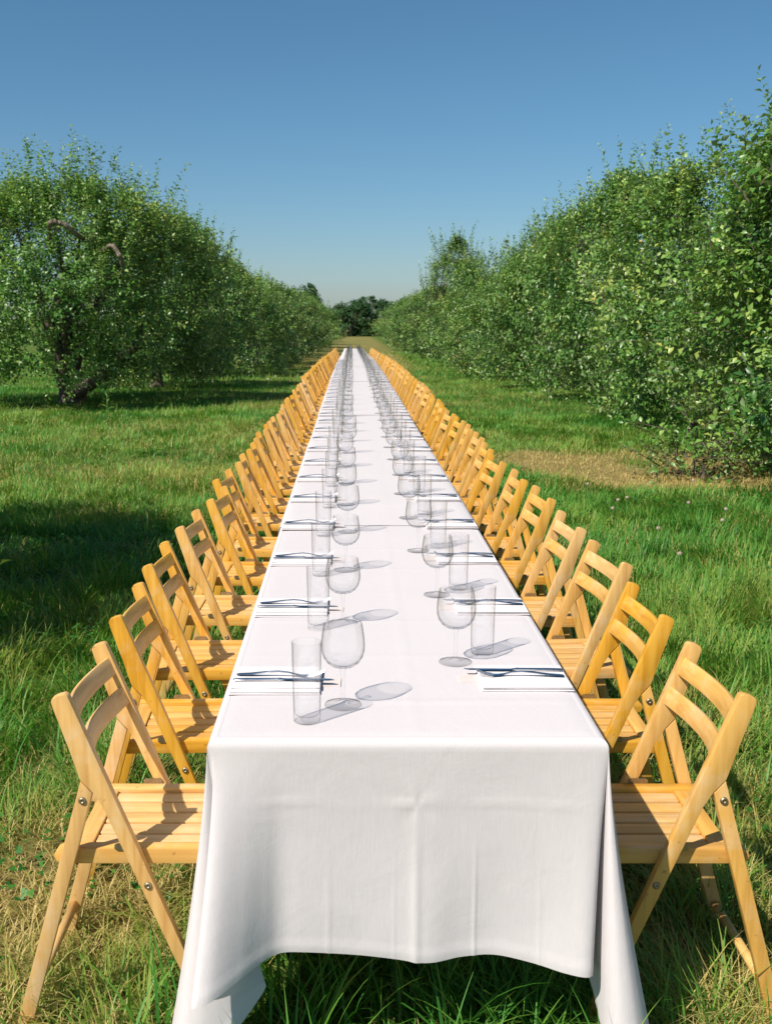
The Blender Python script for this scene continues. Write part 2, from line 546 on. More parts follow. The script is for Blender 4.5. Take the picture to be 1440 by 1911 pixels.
def ordinal(n):
    a = ['zeroth', 'first', 'second', 'third', 'fourth', 'fifth', 'sixth', 'seventh', 'eighth', 'ninth', 'tenth', 'eleventh', 'twelfth', 'thirteenth',
         'fourteenth', 'fifteenth', 'sixteenth', 'seventeenth', 'eighteenth', 'nineteenth', 'twentieth']
    if n <= 20: return a[n]
    if n == 30: return 'thirtieth'
    return {2: 'twenty', 3: 'thirty'}[n // 10] + '-' + a[n % 10]


def make_table():
    """the folding table at the near end; the ones behind it are wholly hidden"""
    y0, y1 = T0 + 0.012, T0 + TL - 0.01
    t = empty('folding_table', (0, (y0 + y1) / 2, 0))
    h = (y1 - y0) / 2
    link('tabletop', bm_mesh('tabletop', box_bm(-HW + 0.014, HW - 0.014, -h, h, TZ - 0.04, TZ - 0.013, 0.004), PLY), t)
    for sy in (-1, 1):
        for sx in (-1, 1):
            V, F = cyl_between((sx * 0.27, sy * (h - 0.45), TZ - 0.041), (sx * 0.28, sy * (h - 0.55), 0.0), 0.014, 0.014, 10)
            link('leg', mesh('leg', V, F, IRON, True), t)
    tag(t, 'folding banquet table under the white cloth with the hanging front end', 'table')


make_table()


def catmull(P, n):
    """smooth curve through the rows of P, n samples per span"""
    P = np.asarray(P, float)
    Q = np.vstack([2 * P[0] - P[1], P, 2 * P[-1] - P[-2]])
    out = []
    for i in range(1, len(Q) - 2):
        p0, p1, p2, p3 = Q[i - 1], Q[i], Q[i + 1], Q[i + 2]
        for k in range(n):
            t = k / n
            out.append(0.5 * ((2 * p1) + (-p0 + p2) * t + (2 * p0 - 5 * p1 + 4 * p2 - p3) * t * t + (-p0 + 3 * p1 - 3 * p2 + p3) * t ** 3))
    out.append(P[-1])
    return np.array(out)


def top_relief(x, y):
    """pressed fold lines and soft unevenness of the cloth lying on the table"""
    r = 0.0016 * (vnoise(x, y, 0.21, 31) - 0.5) + 0.0022 * (vnoise(x, y, 0.55, 32) - 0.5)
    ph = (y - T0 + 0.10) / 0.305
    d = (ph - np.round(ph)) * 0.305 + 0.006 * (vnoise(x, y, 0.5, 33) - 0.5)
    r = r + 0.0018 * np.exp(-(d / 0.007) ** 2) * (0.35 + 0.9 * vnoise(x, y, 0.4, 34))
    dx = x - 0.015
    r = r + 0.0013 * np.exp(-(dx / 0.006) ** 2)
    return r


def make_front_cloth():
    yend = T0 + TL + 0.28
    Y0 = T0
    # rows: top-edge x, y  then hem x, y, z ; from the left side round the near end to the right side
    K = []
    for y in (yend, 4.2, 3.7, 3.2, 2.8, 2.5, 2.3):
        K.append((-HW, y, -0.402 - 0.007 * math.sin(y * 9), y, 0.30 + 0.008 * math.sin(y * 5)))
    K += [(-HW, 2.15, -0.418, 2.16, 0.275),
          (-HW, 2.05, -0.450, 2.08, 0.205),
          (-HW, 1.99, -0.478, 1.985, 0.12),
          (-HW, 1.97, -0.468, 1.895, 0.06),
          (-HW, 1.97, -0.415, 1.875, 0.075),
          (-HW, 1.97, -0.345, 1.905, 0.15),
          (-HW, 1.97, -0.285, 1.955, 0.215),
          (-HW + .004, 1.97, -0.296, 1.945, 0.232),
          (-HW + .008, 1.97, -0.365, 1.880, 0.248),
          (-HW + .012, 1.97, -0.410, 1.846, 0.262),
          (-HW + .022, 1.97, -0.408, 1.824, 0.266),
          (-0.345, Y0, -0.376, 1.832, 0.274),
          (-0.310, Y0, -0.328, 1.878, 0.288),
          (-0.275, Y0, -0.286, 1.922, 0.299),
          (-0.245, Y0, -0.252, 1.946, 0.304),
          (-0.195, Y0, -0.205, 1.950, 0.304),
          (-0.100, Y0, -0.103, 1.951, 0.297),
          (-0.030, Y0, -0.030, 1.946, 0.291),
          (0.040, Y0, 0.042, 1.938, 0.286),
          (0.110, Y0, 0.112, 1.948, 0.294),
          (0.180, Y0, 0.178, 1.950, 0.297),
          (0.255, Y0, 0.252, 1.938, 0.286),
          (0.318, Y0, 0.312, 1.920, 0.276),
          (0.358, Y0, 0.352, 1.912, 0.272),
          (0.374, Y0, 0.369, 1.930, 0.268),
          (HW, 1.97, 0.366, 1.985, 0.255),
          (HW, 1.97, 0.372, 2.030, 0.235),
          (HW, 1.97, 0.384, 1.985, 0.195),
          (HW, 1.97, 0.394, 1.905, 0.135),
          (HW, 1.97, 0.425, 1.862, 0.075),
          (HW, 1.97, 0.470, 1.868, 0.06),
          (HW, 1.98, 0.498, 1.925, 0.10),
          (HW, 2.02, 0.480, 2.02, 0.185),
          (HW, 2.12, 0.440, 2.13, 0.27),
          (HW, 2.25, 0.412, 2.26, 0.295)]
    for y in (2.5, 2.8, 3.2, 3.7, 4.2, yend):
        K.append((HW, y, 0.402 + 0.007 * math.sin(y * 8), y, 0.30 + 0.008 * math.sin(y * 6)))
    C = catmull(K, 22)
    top = C[:, :2].copy(); hem = C[:, 2:]
    top[:, 0] = np.clip(top[:, 0], -HW, HW); top[:, 1] = np.maximum(top[:, 1], T0)
    n = len(C)
    rows = 46
    # outward direction at the table edge, for the rounded edge
    outw = hem[:, :2] - top
    base = np.zeros_like(outw)
    base[:, 0] = np.sign(top[:, 0]) * np.clip(1 - (HW - np.abs(top[:, 0])) / 0.03, 0, 1)
    base[:, 1] = -np.clip(1 - (top[:, 1] - T0) / 0.03, 0, 1)
    V = []
    rad = 0.011
    ins = 0.016
    edge_z = TZ
    # inner ring on the flat top (inset), then the roll over the edge, then down to the hem
    prof = [(-ins, 0.0), (-0.012, 0.0), (-0.004, -0.0008), (0.002, -0.0035), (0.006, -0.009), (0.008, -0.016)]
    for a, dz in prof:
        P = top + base * (a + 0.0)
        V.append(np.column_stack([P, np.full(n, edge_z + dz)]))
    start = V[-1]
    x_ = hem[:, 0]
    for k in range(1, rows + 1):
        t = k / rows
        P = start + (np.column_stack([hem[:, :2], hem[:, 2]]) - start) * t
        # cloth leaves the edge nearly straight down and swings out lower
        sw = t ** 1.25
        P[:, :2] = start[:, :2] + (hem[:, :2] - start[:, :2]) * sw[None] if np.ndim(sw) else start[:, :2] + (hem[:, :2] - start[:, :2]) * sw
        V.append(P)
    A = np.array(V)                      # rings, n, 3
    # pressed creases in the hanging front: vertical pleats low down, one fold line across
    for k in range(len(prof), len(A)):
        t = (k - len(prof) + 1) / rows
        P = A[k]
        front = (top[:, 1] < T0 + 1e-4) * sstep(0.0, 0.09, HW - np.abs(top[:, 0]))
        bump = np.zeros(n)
        xx = P[:, 0]
        for cx, amp, t0 in ((0.018, 0.0028, 0.2), (-0.155, 0.0012, 0.35), (0.135, 0.0015, 0.3), (-0.025, 0.0007, 0.35), (0.262, 0.0007, 0.4)):
            s = float(sstep(t0, t0 + 0.5, t))
            bump += amp * s * np.exp(-((xx - cx) / (0.0032 + 0.006 * (cx == 0.018))) ** 2)
        z = P[:, 2]
        bump += 0.0014 * np.exp(-((z - 0.615 - 0.004 * np.sin(xx * 17)) / 0.0035) ** 2)
        # puckers spreading from the crossing of the folds
        rr = np.hypot(xx - 0.018, (z - 0.615) * 1.3)
        an = np.arctan2(z - 0.615, xx - 0.018)
        bump += 0.0009 * np.exp(-(rr / 0.06) ** 2) * np.sin(an * 4 + 0.6) * sstep(0, 0.012, rr)
        bump += (0.006 * (vnoise(xx * 1.0, z, 0.19, 41) - 0.5) + 0.0016 * (vnoise(xx, z * 0.6, 0.05, 42) - 0.5)) * t
        P[:, 1] -= front * bump
    # hem: last 12 mm slightly thickened
    A[-2][:, 1] -= 0.0012
    A[-3][:, 1] -= 0.0012
    verts = A.reshape(-1, 3)
    faces = []
    R_ = len(A)
    for k in range(R_ - 1):
        for i in range(n - 1):
            faces.append((k * n + i, k * n + i + 1, (k + 1) * n + i + 1, (k + 1) * n + i))
    # flat top
    nx, ny = 60, 200
    xs = np.linspace(-HW + 0.012, HW - 0.012, nx); ys = np.linspace(T0 + 0.012, yend, ny)
    X, Y = np.meshgrid(xs, ys)
    fade = np.minimum.reduce([sstep(0, 0.03, HW - 0.012 - np.abs(X)), sstep(0, 0.03, Y - T0 - 0.012)])
    fade2 = np.minimum.reduce([sstep(0, 0.012, HW - 0.012 - np.abs(X)), sstep(0, 0.012, Y - T0 - 0.012)])
    Zt = TZ - 0.0005 + 0.0009 * fade2 + (top_relief(X, Y) + 0.0003) * fade
    off = len(verts)
    tv = np.column_stack([X.ravel(), Y.ravel(), Zt.ravel()])
    # the flat inset ring stays a hair below the top sheet
    nring = 2 * n
    verts = verts.copy()
    verts[:n, 2] -= 0.0015
    allv = np.vstack([verts, tv])
    for j in range(ny - 1):
        for i in range(nx - 1):
            a = off + j * nx + i
            faces.append((a, a + 1, a + nx + 1, a + nx))
    me = mesh('tablecloth', allv, faces, CLOTH, True)
    o = link('tablecloth', me)
    tag(o, 'white tablecloth with long draped corners hanging over the near table end', 'tablecloth', 'tablecloths along the table')


make_front_cloth()


def make_mid_cloth(k):
    y0 = T0 + TL * k - 0.28
    y1 = T0 + TL * (k + 1) + (0.28 if k < NT - 1 else 0.0)
    up = 0.003 if k % 2 else 0.0
    step = 0.04 if k < 4 else (0.1 if k < 8 else 0.3)
    nl = max(4, int((y1 - y0) / step)) + 1
    ys = np.linspace(y0, y1, nl)
    prof = []                                        # across: left hem .. top .. right hem
    side = [0.44, 0.36, 0.28, 0.2, 0.12, 0.05, 0.018]
    nxt = 22 if k < 4 else 8
    xs_top = np.linspace(-HW + 0.012, HW - 0.012, nxt)
    V = []
    rs = np.random.RandomState(100 + k)
    for y in ys:
        g = top_z(y)
        row = []
        wv = lambda s: 0.008 * (vnoise(y, s * 7.0 + k, 0.33, 51) - 0.5) + 0.01 * (vnoise(y, s * 3.0, 0.9, 52) - 0.5)
        for d in side:
            row.append((-HW - 0.010 - up - 0.030 * d + d * wv(-1) * 2, y, g + up - d))
        row.append((-HW - 0.004 - up, y, g + up - 0.006))
        for x in xs_top:
            rel = float(top_relief(np.array(x), np.array(y))) if abs(x) < HW - 0.02 else 0
            row.append((x, y, g + up + rel * (1.0 if k < 6 else 0.5)))
        row.append((HW + 0.004 + up, y, g + up - 0.006))
        for d in reversed(side):
            row.append((HW + 0.010 + up + 0.030 * d + d * wv(1) * 2, y, g + up - d))
        V += row
    m = len(side) * 2 + 2 + nxt
    F = [(j * m + i, j * m + i + 1, (j + 1) * m + i + 1, (j + 1) * m + i) for j in range(nl - 1) for i in range(m - 1)]
    o = link('tablecloth', mesh('tablecloth', V, F, CLOTH, True))
    tag(o, f'{ordinal(k + 1)} white tablecloth counted from the hanging draped end of the table', 'tablecloth', 'tablecloths along the table')


for k in range(1, NT): make_mid_cloth(k)


# ------------------------------------------------------------------ folding chairs
CX = 0.21                                            # local x = f - CX, front towards +x
PT = np.array((0.114, 0.775)); PB = np.array((0.424, 0.0))
PD = (PB - PT) / np.linalg.norm(PB - PT)             # down the post
PN = np.array((-PD[1], PD[0]))                       # forward normal
PLEN = float(np.linalg.norm(PB - PT))


def post_pt(t, o):
    p = PT + PD * t + PN * o
    return (p[0] - CX, p[1])


def post_poly():
    pts = [post_pt(0.008, 0.018), post_pt(0.002, 0.013), post_pt(0.0, 0.0), post_pt(0.001, -0.014), post_pt(0.007, -0.020)]
    pts += [post_pt(0.03, -0.0225), post_pt(0.12, -0.0285), post_pt(0.178, -0.0340), post_pt(0.188, -0.0342), post_pt(0.222, -0.0220), post_pt(0.262, -0.0155)]
    b = post_pt(PLEN, -0.015); f = post_pt(PLEN, 0.018)
    pts += [(b[0], 0.0), (f[0] - 0.004, 0.0)]
    return list(reversed(pts))


LT = np.array((0.1535, 0.572)); LB = np.array((0.0, 0.0))


def rear_poly():
    A = post_pt(0.1900, -0.0350); B = post_pt(0.2245, -0.0232)      # cut to fit under the notch of the post
    pts = [A, B, (0.017 - CX, 0.0), (-0.017 - CX, 0.0)]
    return pts


WO = 0.19       # outer half width
TH = 0.022


def curved_slat_me(t):
    V = []; F = []
    n = 12
    hh, th = 0.0225, 0.0058
    for i in range(n + 1):
        y = -0.170 + 0.34 * i / n
        bow = -0.034 * (1 - (y / 0.17) ** 2)
        o = 0.006 + bow
        c = [post_pt(t - hh, o - th * 0.7), post_pt(t - hh + 0.004, o - th), post_pt(t + hh - 0.004, o - th), post_pt(t + hh, o - th * 0.7),
             post_pt(t + hh, o + th * 0.7), post_pt(t + hh - 0.004, o + th), post_pt(t - hh + 0.004, o + th), post_pt(t - hh, o + th * 0.7)]
        V += [(p[0], y, p[1]) for p in c]
    for i in range(n):
        for k in range(8):
            F.append((i * 8 + k, i * 8 + (k + 1) % 8, (i + 1) * 8 + (k + 1) % 8, (i + 1) * 8 + k))
    F.append(tuple(range(7, -1, -1))); F.append(tuple(n * 8 + k for k in range(8)))
    bm = bmesh.new()
    me = mesh('tmp', V, F); bm.from_mesh(me); bpy.data.meshes.remove(me)
    bmesh.ops.recalc_face_normals(bm, faces=bm.faces)
    return bm_mesh('backrest_slat', bm, WOODY, 0.6)


def dome_me(name, r, h, ys):
    """rivet head on an outer face, axis along y, pointing to ys"""
    V = []; F = []
    prof = [(r, 0), (r * 0.95, h * 0.5), (r * 0.7, h * 0.9), (r * 0.38, h), (r * 0.34, h * 0.55), (0.0001, h * 0.5)]
    seg = 12
    for rr, z in prof:
        for i in range(seg):
            a = 2 * math.pi * i / seg
            V.append((rr * math.cos(a), ys * z, rr * math.sin(a)))
    for k in range(len(prof) - 1):
        for i in range(seg):
            j = (i + 1) % seg
            q = (k * seg + i, k * seg + j, (k + 1) * seg + j, (k + 1) * seg + i)
            F.append(q if ys < 0 else tuple(reversed(q)))
    return mesh(name, V, F, RIVET, True)


def build_chair_parts():
    """list of (name, mesh, parent index or None, location)"""
    parts = []
    post = {s: bm_mesh('back_post', extrude_poly(post_poly(), *sorted((s * WO, s * (WO - TH))), 0.0022), WOODZ, 0.5) for s in (-1, 1)}
    rear = {s: bm_mesh('rear_leg', extrude_poly(rear_poly(), *sorted((s * WO, s * (WO - TH))), 0.0022), WOODZ, 0.5) for s in (-1, 1)}
    riv = {s: dome_me('rivet', 0.0085, 0.005, s) for s in (-1, 1)}
    plate = {s: bm_mesh('hinge_plate', extrude_poly([(-0.023, -0.004), (-0.018, -0.008), (0.018, -0.008), (0.023, -0.004), (0.023, 0.004), (0.018, 0.008), (-0.018, 0.008), (-0.023, 0.004)],
                                               *sorted((0, s * 0.003)), 0), RIVET) for s in (-1, 1)}
    for s in (-1, 1):
        parts.append(('back_post', post[s], None, (0, 0, 0)))
        ip = len(parts) - 1
        x, z = post_pt(0.462, 0.002)
        parts.append(('rivet', riv[s], ip, (x, s * WO, z)))
        parts.append(('hinge_plate', plate[-s], ip, (0.236 - CX, s * (WO - TH - 0.0004), 0.424)))
        parts.append(('rear_leg', rear[s], None, (0, 0, 0)))
        il = len(parts) - 1
        parts.append(('rivet', riv[s], il, (0.1545 - CX, s * WO, 0.542)))
    for t in (0.062, 0.142):
        parts.append(('backrest_slat', curved_slat_me(t), None, (0, 0, 0)))
    yi = WO - TH - 0.003
    zt = 0.420
    # side rails with rounded rear ends
    for s in (-1, 1):
        prof = [(0.428 - CX, zt - 0.036), (0.432 - CX, zt - 0.018), (0.428 - CX, zt), (0.098 - CX, zt), (0.086 - CX, zt - 0.006), (0.080 - CX, zt - 0.018), (0.086 - CX, zt - 0.031), (0.098 - CX, zt - 0.036)]
        parts.append(('seat_rail', bm_mesh('seat_rail', extrude_poly(prof, *sorted((s * yi, s * (yi - 0.030))), 0.0025), WOODX, 0.5), None, (0, 0, 0)))
        
    ys0 = -(yi - 0.032); ys1 = -ys0
    parts.append(('seat_crosspiece', bm_mesh('seat_crosspiece', box_bm(0.118 - CX, 0.158 - CX, ys0, ys1, zt - 0.026, zt - 0.003, 0.003), WOODY, 0.5), None, (0, 0, 0)))
    parts.append(('seat_crosspiece', bm_mesh('seat_crosspiece', box_bm(0.386 - CX, 0.424 - CX, ys0, ys1, zt - 0.036, zt - 0.0205, 0.003), WOODY, 0.5), None, (0, 0, 0)))
    ns = 5
    wd = (ys1 - ys0) / ns
    slat = bm_mesh('seat_slat', box_bm(0.160 - CX, 0.428 - CX, -wd / 2 + 0.0042, wd / 2 - 0.0042, zt - 0.023, zt - 0.009, 0.003), WOODX, 0.5)
    for i in range(ns):
        parts.append(('seat_slat', slat, None, (0, ys0 + wd * (i + 0.5), 0.0)))
    V, F = cyl_between((0.026 - CX, -(WO - TH + 0.004), 0.092), (0.026 - CX, WO - TH + 0.004, 0.092), 0.0115, 0.0115, 12)
    parts.append(('stretcher', mesh('stretcher', V, F, WOODY, True), None, (0, 0, 0)))
    V, F = cyl_between((0.386 - CX, -(WO - TH + 0.004), 0.096), (0.386 - CX, WO - TH + 0.004, 0.096), 0.0105, 0.0105, 12)
    parts.append(('stretcher', mesh('stretcher', V, F, WOODY, True), None, (0, 0, 0)))
    return parts


CH = build_chair_parts()


def joined_chair():
    """the same chair as one mesh, for places too far down the table to show its parts"""
    bm = bmesh.new()
    mats = [WOODX, WOODY, WOODZ, RIVET]
    for name, me, par, loc in CH:
        if name in ('rivet', 'hinge_plate', 'stretcher'): continue
        n0 = len(bm.faces); v0 = len(bm.verts)
        bm.from_mesh(me)
        bm.verts.ensure_lookup_table(); bm.faces.ensure_lookup_table()
        for v in bm.verts[v0:]: v.co += Vector(loc)
        mi = mats.index(me.materials[0])
        for f in bm.faces[n0:]: f.material_index = mi
    me = bpy.data.meshes.new('folding_chair'); bm.to_mesh(me); bm.free()
    for m in mats: me.materials.append(m)
    return me


CH_FAR = joined_chair()
SIDE = {-1: 'gnarled-tree side', 1: 'straw-patch side'}
rng = random.Random(5)


def chair_label(i, s, pale):
    if i < 20:
        look = 'pale worn' if pale > 0.40 else 'honey varnished'
        return f'{look} wooden folding chair, {ordinal(i + 1)} from the draped table end, {SIDE[s]}'
    return f'wooden folding chair past the twentieth place from the draped end, {SIDE[s]}'


Y_PLACE = [2.318 + PITCH * i for i in range(NP)]
for i in range(NP):
    for s in (-1, 1):
        y = Y_PLACE[i] + rng.uniform(-0.035, 0.035)
        x = s * (0.834 - CX + rng.uniform(-0.008, 0.045))
        rz = (0 if s < 0 else math.pi) + R(rng.uniform(-4.5, 4.5))
        if i == 0:
            y = 2.318 + (0.0 if s < 0 else 0.0); x = s * (0.834 - CX); rz = 0 if s < 0 else math.pi
        tone = rng.choice([0.0, 0.02, 0.08, 0.12, 0.2, 0.35, 0.6]) * (0.8 if s < 0 else 0.9)
        if (s, i) in ((-1, 0),): tone = 0.42
        if (s, i) in ((-1, 3), (1, 0)): tone = 0.22
        if s < 0 and i in (1, 2, 4, 5): tone = 0.02
        loc = (x, y, float(gz(y)))
        grp = f'folding chairs, {SIDE[s]}'
        if i < 16:
            c = empty('folding_chair', loc, rz)
            obs = []
            for name, me, par, l in CH:
                p = link(name, me, obs[par] if par is not None else c)
                p.location = l
                p['tone'] = tone + (0.22 if name in ('seat_slat',) else 0.1 if name in ('backrest_slat', 'seat_crosspiece') else 0.0) + rng.uniform(-0.05, 0.05)
                obs.append(p)
        else:
            c = link('folding_chair', CH_FAR)
            c.location = loc; c.rotation_euler = (0, 0, rz)
            c['tone'] = tone + 0.05
        tag(c, chair_label(i, s, tone), 'chair', grp)


# ------------------------------------------------------------------ place settings
def wine_meshes(seg):
    bowl = [(0.0045, 0.0830), (0.012, 0.0838), (0.023, 0.0872), (0.0335, 0.0945), (0.0412, 0.106), (0.0452, 0.120), (0.0460, 0.132), (0.0448, 0.148), (0.0425, 0.164), (0.0402, 0.178)]
    rim = [(0.0402, 0.1775), (0.0407, 0.1783), (0.0402, 0.1790), (0.0394, 0.1783), (0.0396, 0.1772)]
    stem = [(0.0001, 0.0795), (0.0052, 0.0815), (0.0075, 0.0829), (0.0055, 0.0780), (0.0042, 0.070), (0.0036, 0.055), (0.0036, 0.030), (0.0042, 0.016), (0.0070, 0.0085), (0.0130, 0.0052), (0.026, 0.0034), (0.0385, 0.0020), (0.0392, 0.0012), (0.0390, 0.0003)]
    stem[0] = (0.0001, 0.0829)
    stem = [(0.0001, 0.0829)] + stem[2:]
    return lathe('bowl', bowl[3:], GLASS, seg), lathe('bowl_bottom', bowl[:4], BOWLBASE, seg), lathe('rim', rim, FOOT, seg), lathe('stem_and_foot', stem, FOOT, seg)


def water_meshes(seg):
    wall = [(0.0272, 0.014), (0.0278, 0.03), (0.0286, 0.08), (0.0294, 0.13), (0.0300, 0.166)]
    rim = [(0.0300, 0.1655), (0.0305, 0.1666), (0.0299, 0.1676), (0.0291, 0.1666), (0.0293, 0.1652)]
    base = [(0.0001, 0.0125), (0.016, 0.0130), (0.0235, 0.0150), (0.0262, 0.020), (0.0271, 0.020), (0.0270, 0.010), (0.0266, 0.002), (0.0250, 0.0004), (0.0001, 0.0004)]
    base[0] = (0.0001, 0.0125)
    return lathe('wall', wall, GLASS, seg), lathe('rim', rim, FOOT, seg), lathe('thick_base', base, SOLID, seg)


def flip(me):
    me.flip_normals(); return me


WB, WBB, WR, WS = wine_meshes(36); flip(WS)
HB, HR, HBASE = water_meshes(36); flip(HBASE)
WB2, WBB2, WR2, WS2 = wine_meshes(14); flip(WS2)
HB2, HR2, HB3 = water_meshes(14); flip(HB3)


def join_me(name, items):
    bm = bmesh.new(); mats = []
    for me in items:
        n0 = len(bm.faces)
        bm.from_mesh(me)
        m = me.materials[0]
        if m not in mats: mats.append(m)
        bm.faces.ensure_lookup_table()
        for f in bm.faces[n0:]: f.material_index = mats.index(m); f.smooth = True
    me = bpy.data.meshes.new(name); bm.to_mesh(me); bm.free()
    for m in mats: me.materials.append(m)
    return me


def shell_wine(seg=40):
    outer = [(0.0001, 0.0832), (0.005, 0.0832), (0.012, 0.0840), (0.023, 0.0873), (0.0335, 0.0945), (0.0412, 0.106), (0.0452, 0.120), (0.0460, 0.132), (0.0448, 0.148), (0.0425, 0.164), (0.0402, 0.1780)]
    rim = [(0.0399, 0.1787), (0.0393, 0.1790), (0.0388, 0.1785)]
    inner = [(0.0389, 0.1778), (0.0412, 0.164), (0.0435, 0.148), (0.0447, 0.132), (0.0439, 0.120), (0.0398, 0.1065), (0.0318, 0.0962), (0.0215, 0.0905), (0.010, 0.0882), (0.0001, 0.0878)]
    stem = [(0.0001, 0.0002), (0.0375, 0.0002), (0.0390, 0.0010), (0.0386, 0.0021), (0.026, 0.0036), (0.0130, 0.0056), (0.0070, 0.0090), (0.0044, 0.016), (0.0037, 0.030), (0.0037, 0.055), (0.0044, 0.070), (0.0058, 0.0785), (0.0075, 0.0829), (0.0001, 0.0830)]
    return lathe('bowl', outer + rim + inner, CLEAR, seg), lathe('stem_and_foot', stem, CLEAR, seg)


def shell_tumbler(seg=40):
    prof = [(0.0001, 0.0004), (0.0250, 0.0004), (0.0268, 0.002), (0.0272, 0.010), (0.0278, 0.03), (0.0286, 0.08), (0.0294, 0.13), (0.0301, 0.1660), (0.0298, 0.1672), (0.0292, 0.1675), (0.0287, 0.1668),
            (0.0281, 0.13), (0.0273, 0.08), (0.0265, 0.03), (0.0258, 0.019), (0.0230, 0.0148), (0.016, 0.0130), (0.0001, 0.0126)]
    return lathe('wall_and_base', prof, CLEAR, seg)


WBS, WSS = shell_wine()
HBS = shell_tumbler()
WINE_FAR = join_me('wine_glass', [WB2, WBB2, WR2, WS2])
WATER_FAR = join_me('tumbler', [HB2, HR2, HB3])


def napkin_me(seed):
    """napkin folded into a flat packet: three soft layers with rounded folds"""
    rs = np.random.RandomState(seed)
    bm = bmesh.new()
    def layer(x0, x1, y0, y1, z0, z1):
        nx, ny = 14, 10
        g = []
        for side in (0, 1):
            gg = []
            for j in range(ny + 1):
                for i in range(nx + 1):
                    u = i / nx; v = j / ny
                    x = x0 + (x1 - x0) * u; y = y0 + (y1 - y0) * v
                    e = min(u, 1 - u, 2 * v * 0.7, 2 * (1 - v) * 0.7)
                    rnd = 1 - max(0, 1 - e * 14) ** 2
                    wv = 0.0012 * (float(vnoise(np.array(x), np.array(y), 0.06, seed)) - 0.5)
                    zm = (z0 + z1) / 2
                    z = (zm + (z1 - zm) * (0.35 + 0.65 * rnd) + wv) if side else z0 + (zm - z0) * 0.6 * (1 - rnd)
                    gg.append(bm.verts.new((x, y, z)))
            g.append(gg)
        for side, gg in enumerate(g):
            for j in range(ny):
                for i in range(nx):
                    a = j * (nx + 1) + i
                    q = (gg[a], gg[a + 1], gg[a + nx + 2], gg[a + nx + 1])
                    bm.faces.new(q if side else tuple(reversed(q)))
        per = [i for i in range(nx + 1)] + [j * (nx + 1) + nx for j in range(1, ny + 1)] + [ny * (nx + 1) + i for i in range(nx - 1, -1, -1)] + [j * (nx + 1) for j in range(ny - 1, 0, -1)]
        for k in range(len(per)):
            a, b = per[k], per[(k + 1) % len(per)]
            bm.faces.new((g[0][a], g[0][b], g[1][b], g[1][a]))
    layer(0.004, 0.205, -0.088, 0.078, 0.0006, 0.0042)
    layer(0.006, 0.203, -0.085, 0.076, 0.0044, 0.0078)
    layer(0.008, 0.204, -0.066, 0.077, 0.0080, 0.0112)
    return bm_mesh('napkin', bm, NAPKIN, 0.7)


def loft(sections, mat, name):
    """sections: (x, y, z, half width, half thickness)"""
    bm = bmesh.new()
    rings = []
    for x, y, z, w_, h_ in sections:
        ring = [bm.verts.new((x, y + 0.82 * w_ * math.cos(a), z + h_ * math.sin(a))) for a in [2 * math.pi * k / 8 for k in range(8)]]
        rings.append(ring)
    for a, b in zip(rings, rings[1:]):
        for k in range(8):
            bm.faces.new((a[k], a[(k + 1) % 8], b[(k + 1) % 8], b[k]))
    bm.faces.new(rings[0]); bm.faces.new(list(reversed(rings[-1])))
    return bm


def knife_me():
    S = [(0.0, 0, 0.0028, 0.004, 0.0016), (0.004, 0, 0.003, 0.0068, 0.0026), (0.03, 0, 0.0033, 0.0070, 0.0032), (0.07, 0, 0.0035, 0.0058, 0.0034), (0.098, 0, 0.0036, 0.0050, 0.0034),
         (0.103, 0, 0.0036, 0.0062, 0.0040), (0.108, 0, 0.0036, 0.0050, 0.0030), (0.118, 0.001, 0.0036, 0.0070, 0.0012), (0.14, 0.001, 0.0036, 0.0088, 0.0009), (0.19, 0, 0.0036, 0.0090, 0.0008), (0.212, -0.001, 0.0036, 0.0078, 0.0007), (0.224, -0.004, 0.0036, 0.0030, 0.0005)]
    bm = loft(S, STEEL, 'k')
    bmesh.ops.recalc_face_normals(bm, faces=bm.faces)
    return bm_mesh('table_knife', bm, STEEL, 1.0)


def fork_me():
    S = [(0.0, 0, 0.0030, 0.004, 0.0012), (0.005, 0, 0.0032, 0.0085, 0.0018), (0.03, 0, 0.0048, 0.0080, 0.0022), (0.065, 0, 0.0092, 0.0052, 0.0023), (0.095, 0, 0.0116, 0.0036, 0.0023), (0.118, 0, 0.0095, 0.0033, 0.0022),
         (0.134, 0, 0.0056, 0.0050, 0.0018), (0.146, 0, 0.0032, 0.0098, 0.0014), (0.156, 0, 0.0030, 0.0115, 0.0012), (0.160, 0, 0.0034, 0.0115, 0.0011)]
    bm = loft(S, STEEL, 'f')
    for k in range(4):
        y = (k - 1.5) * 0.0064
        T = [(0.159, y, 0.0034, 0.0022, 0.0010), (0.172, y, 0.0056, 0.0018, 0.0009), (0.186, y * 0.97, 0.0102, 0.0015, 0.0008), (0.199, y * 0.93, 0.0168, 0.0007, 0.0005)]
        b2 = loft(T, STEEL, 't')
        m2 = bpy.data.meshes.new('t'); b2.to_mesh(m2); b2.free(); bm.from_mesh(m2); bpy.data.meshes.remove(m2)
    bmesh.ops.recalc_face_normals(bm, faces=bm.faces)
    return bm_mesh('dinner_fork', bm, STEEL, 1.0)


def card_me():
    bm = box_bm(0.0, 0.098, -0.027, 0.027, 0.0, 0.0016, 0)
    return bm_mesh('menu_card', bm, CARD)


NAPS = [napkin_me(s) for s in (61, 62, 63)]
KNIFE, FORK, CARDM = knife_me(), fork_me(), card_me()


def put(name, me, org, rz, lx, ly, lz, lrz=0.0, ry=0.0):
    o = link(name, me)
    c, s = math.cos(rz), math.sin(rz)
    o.location = (org[0] + c * lx - s * ly, org[1] + s * lx + c * ly, org[2] + lz)
    o.rotation_euler = (0, ry, rz + lrz)
    return o


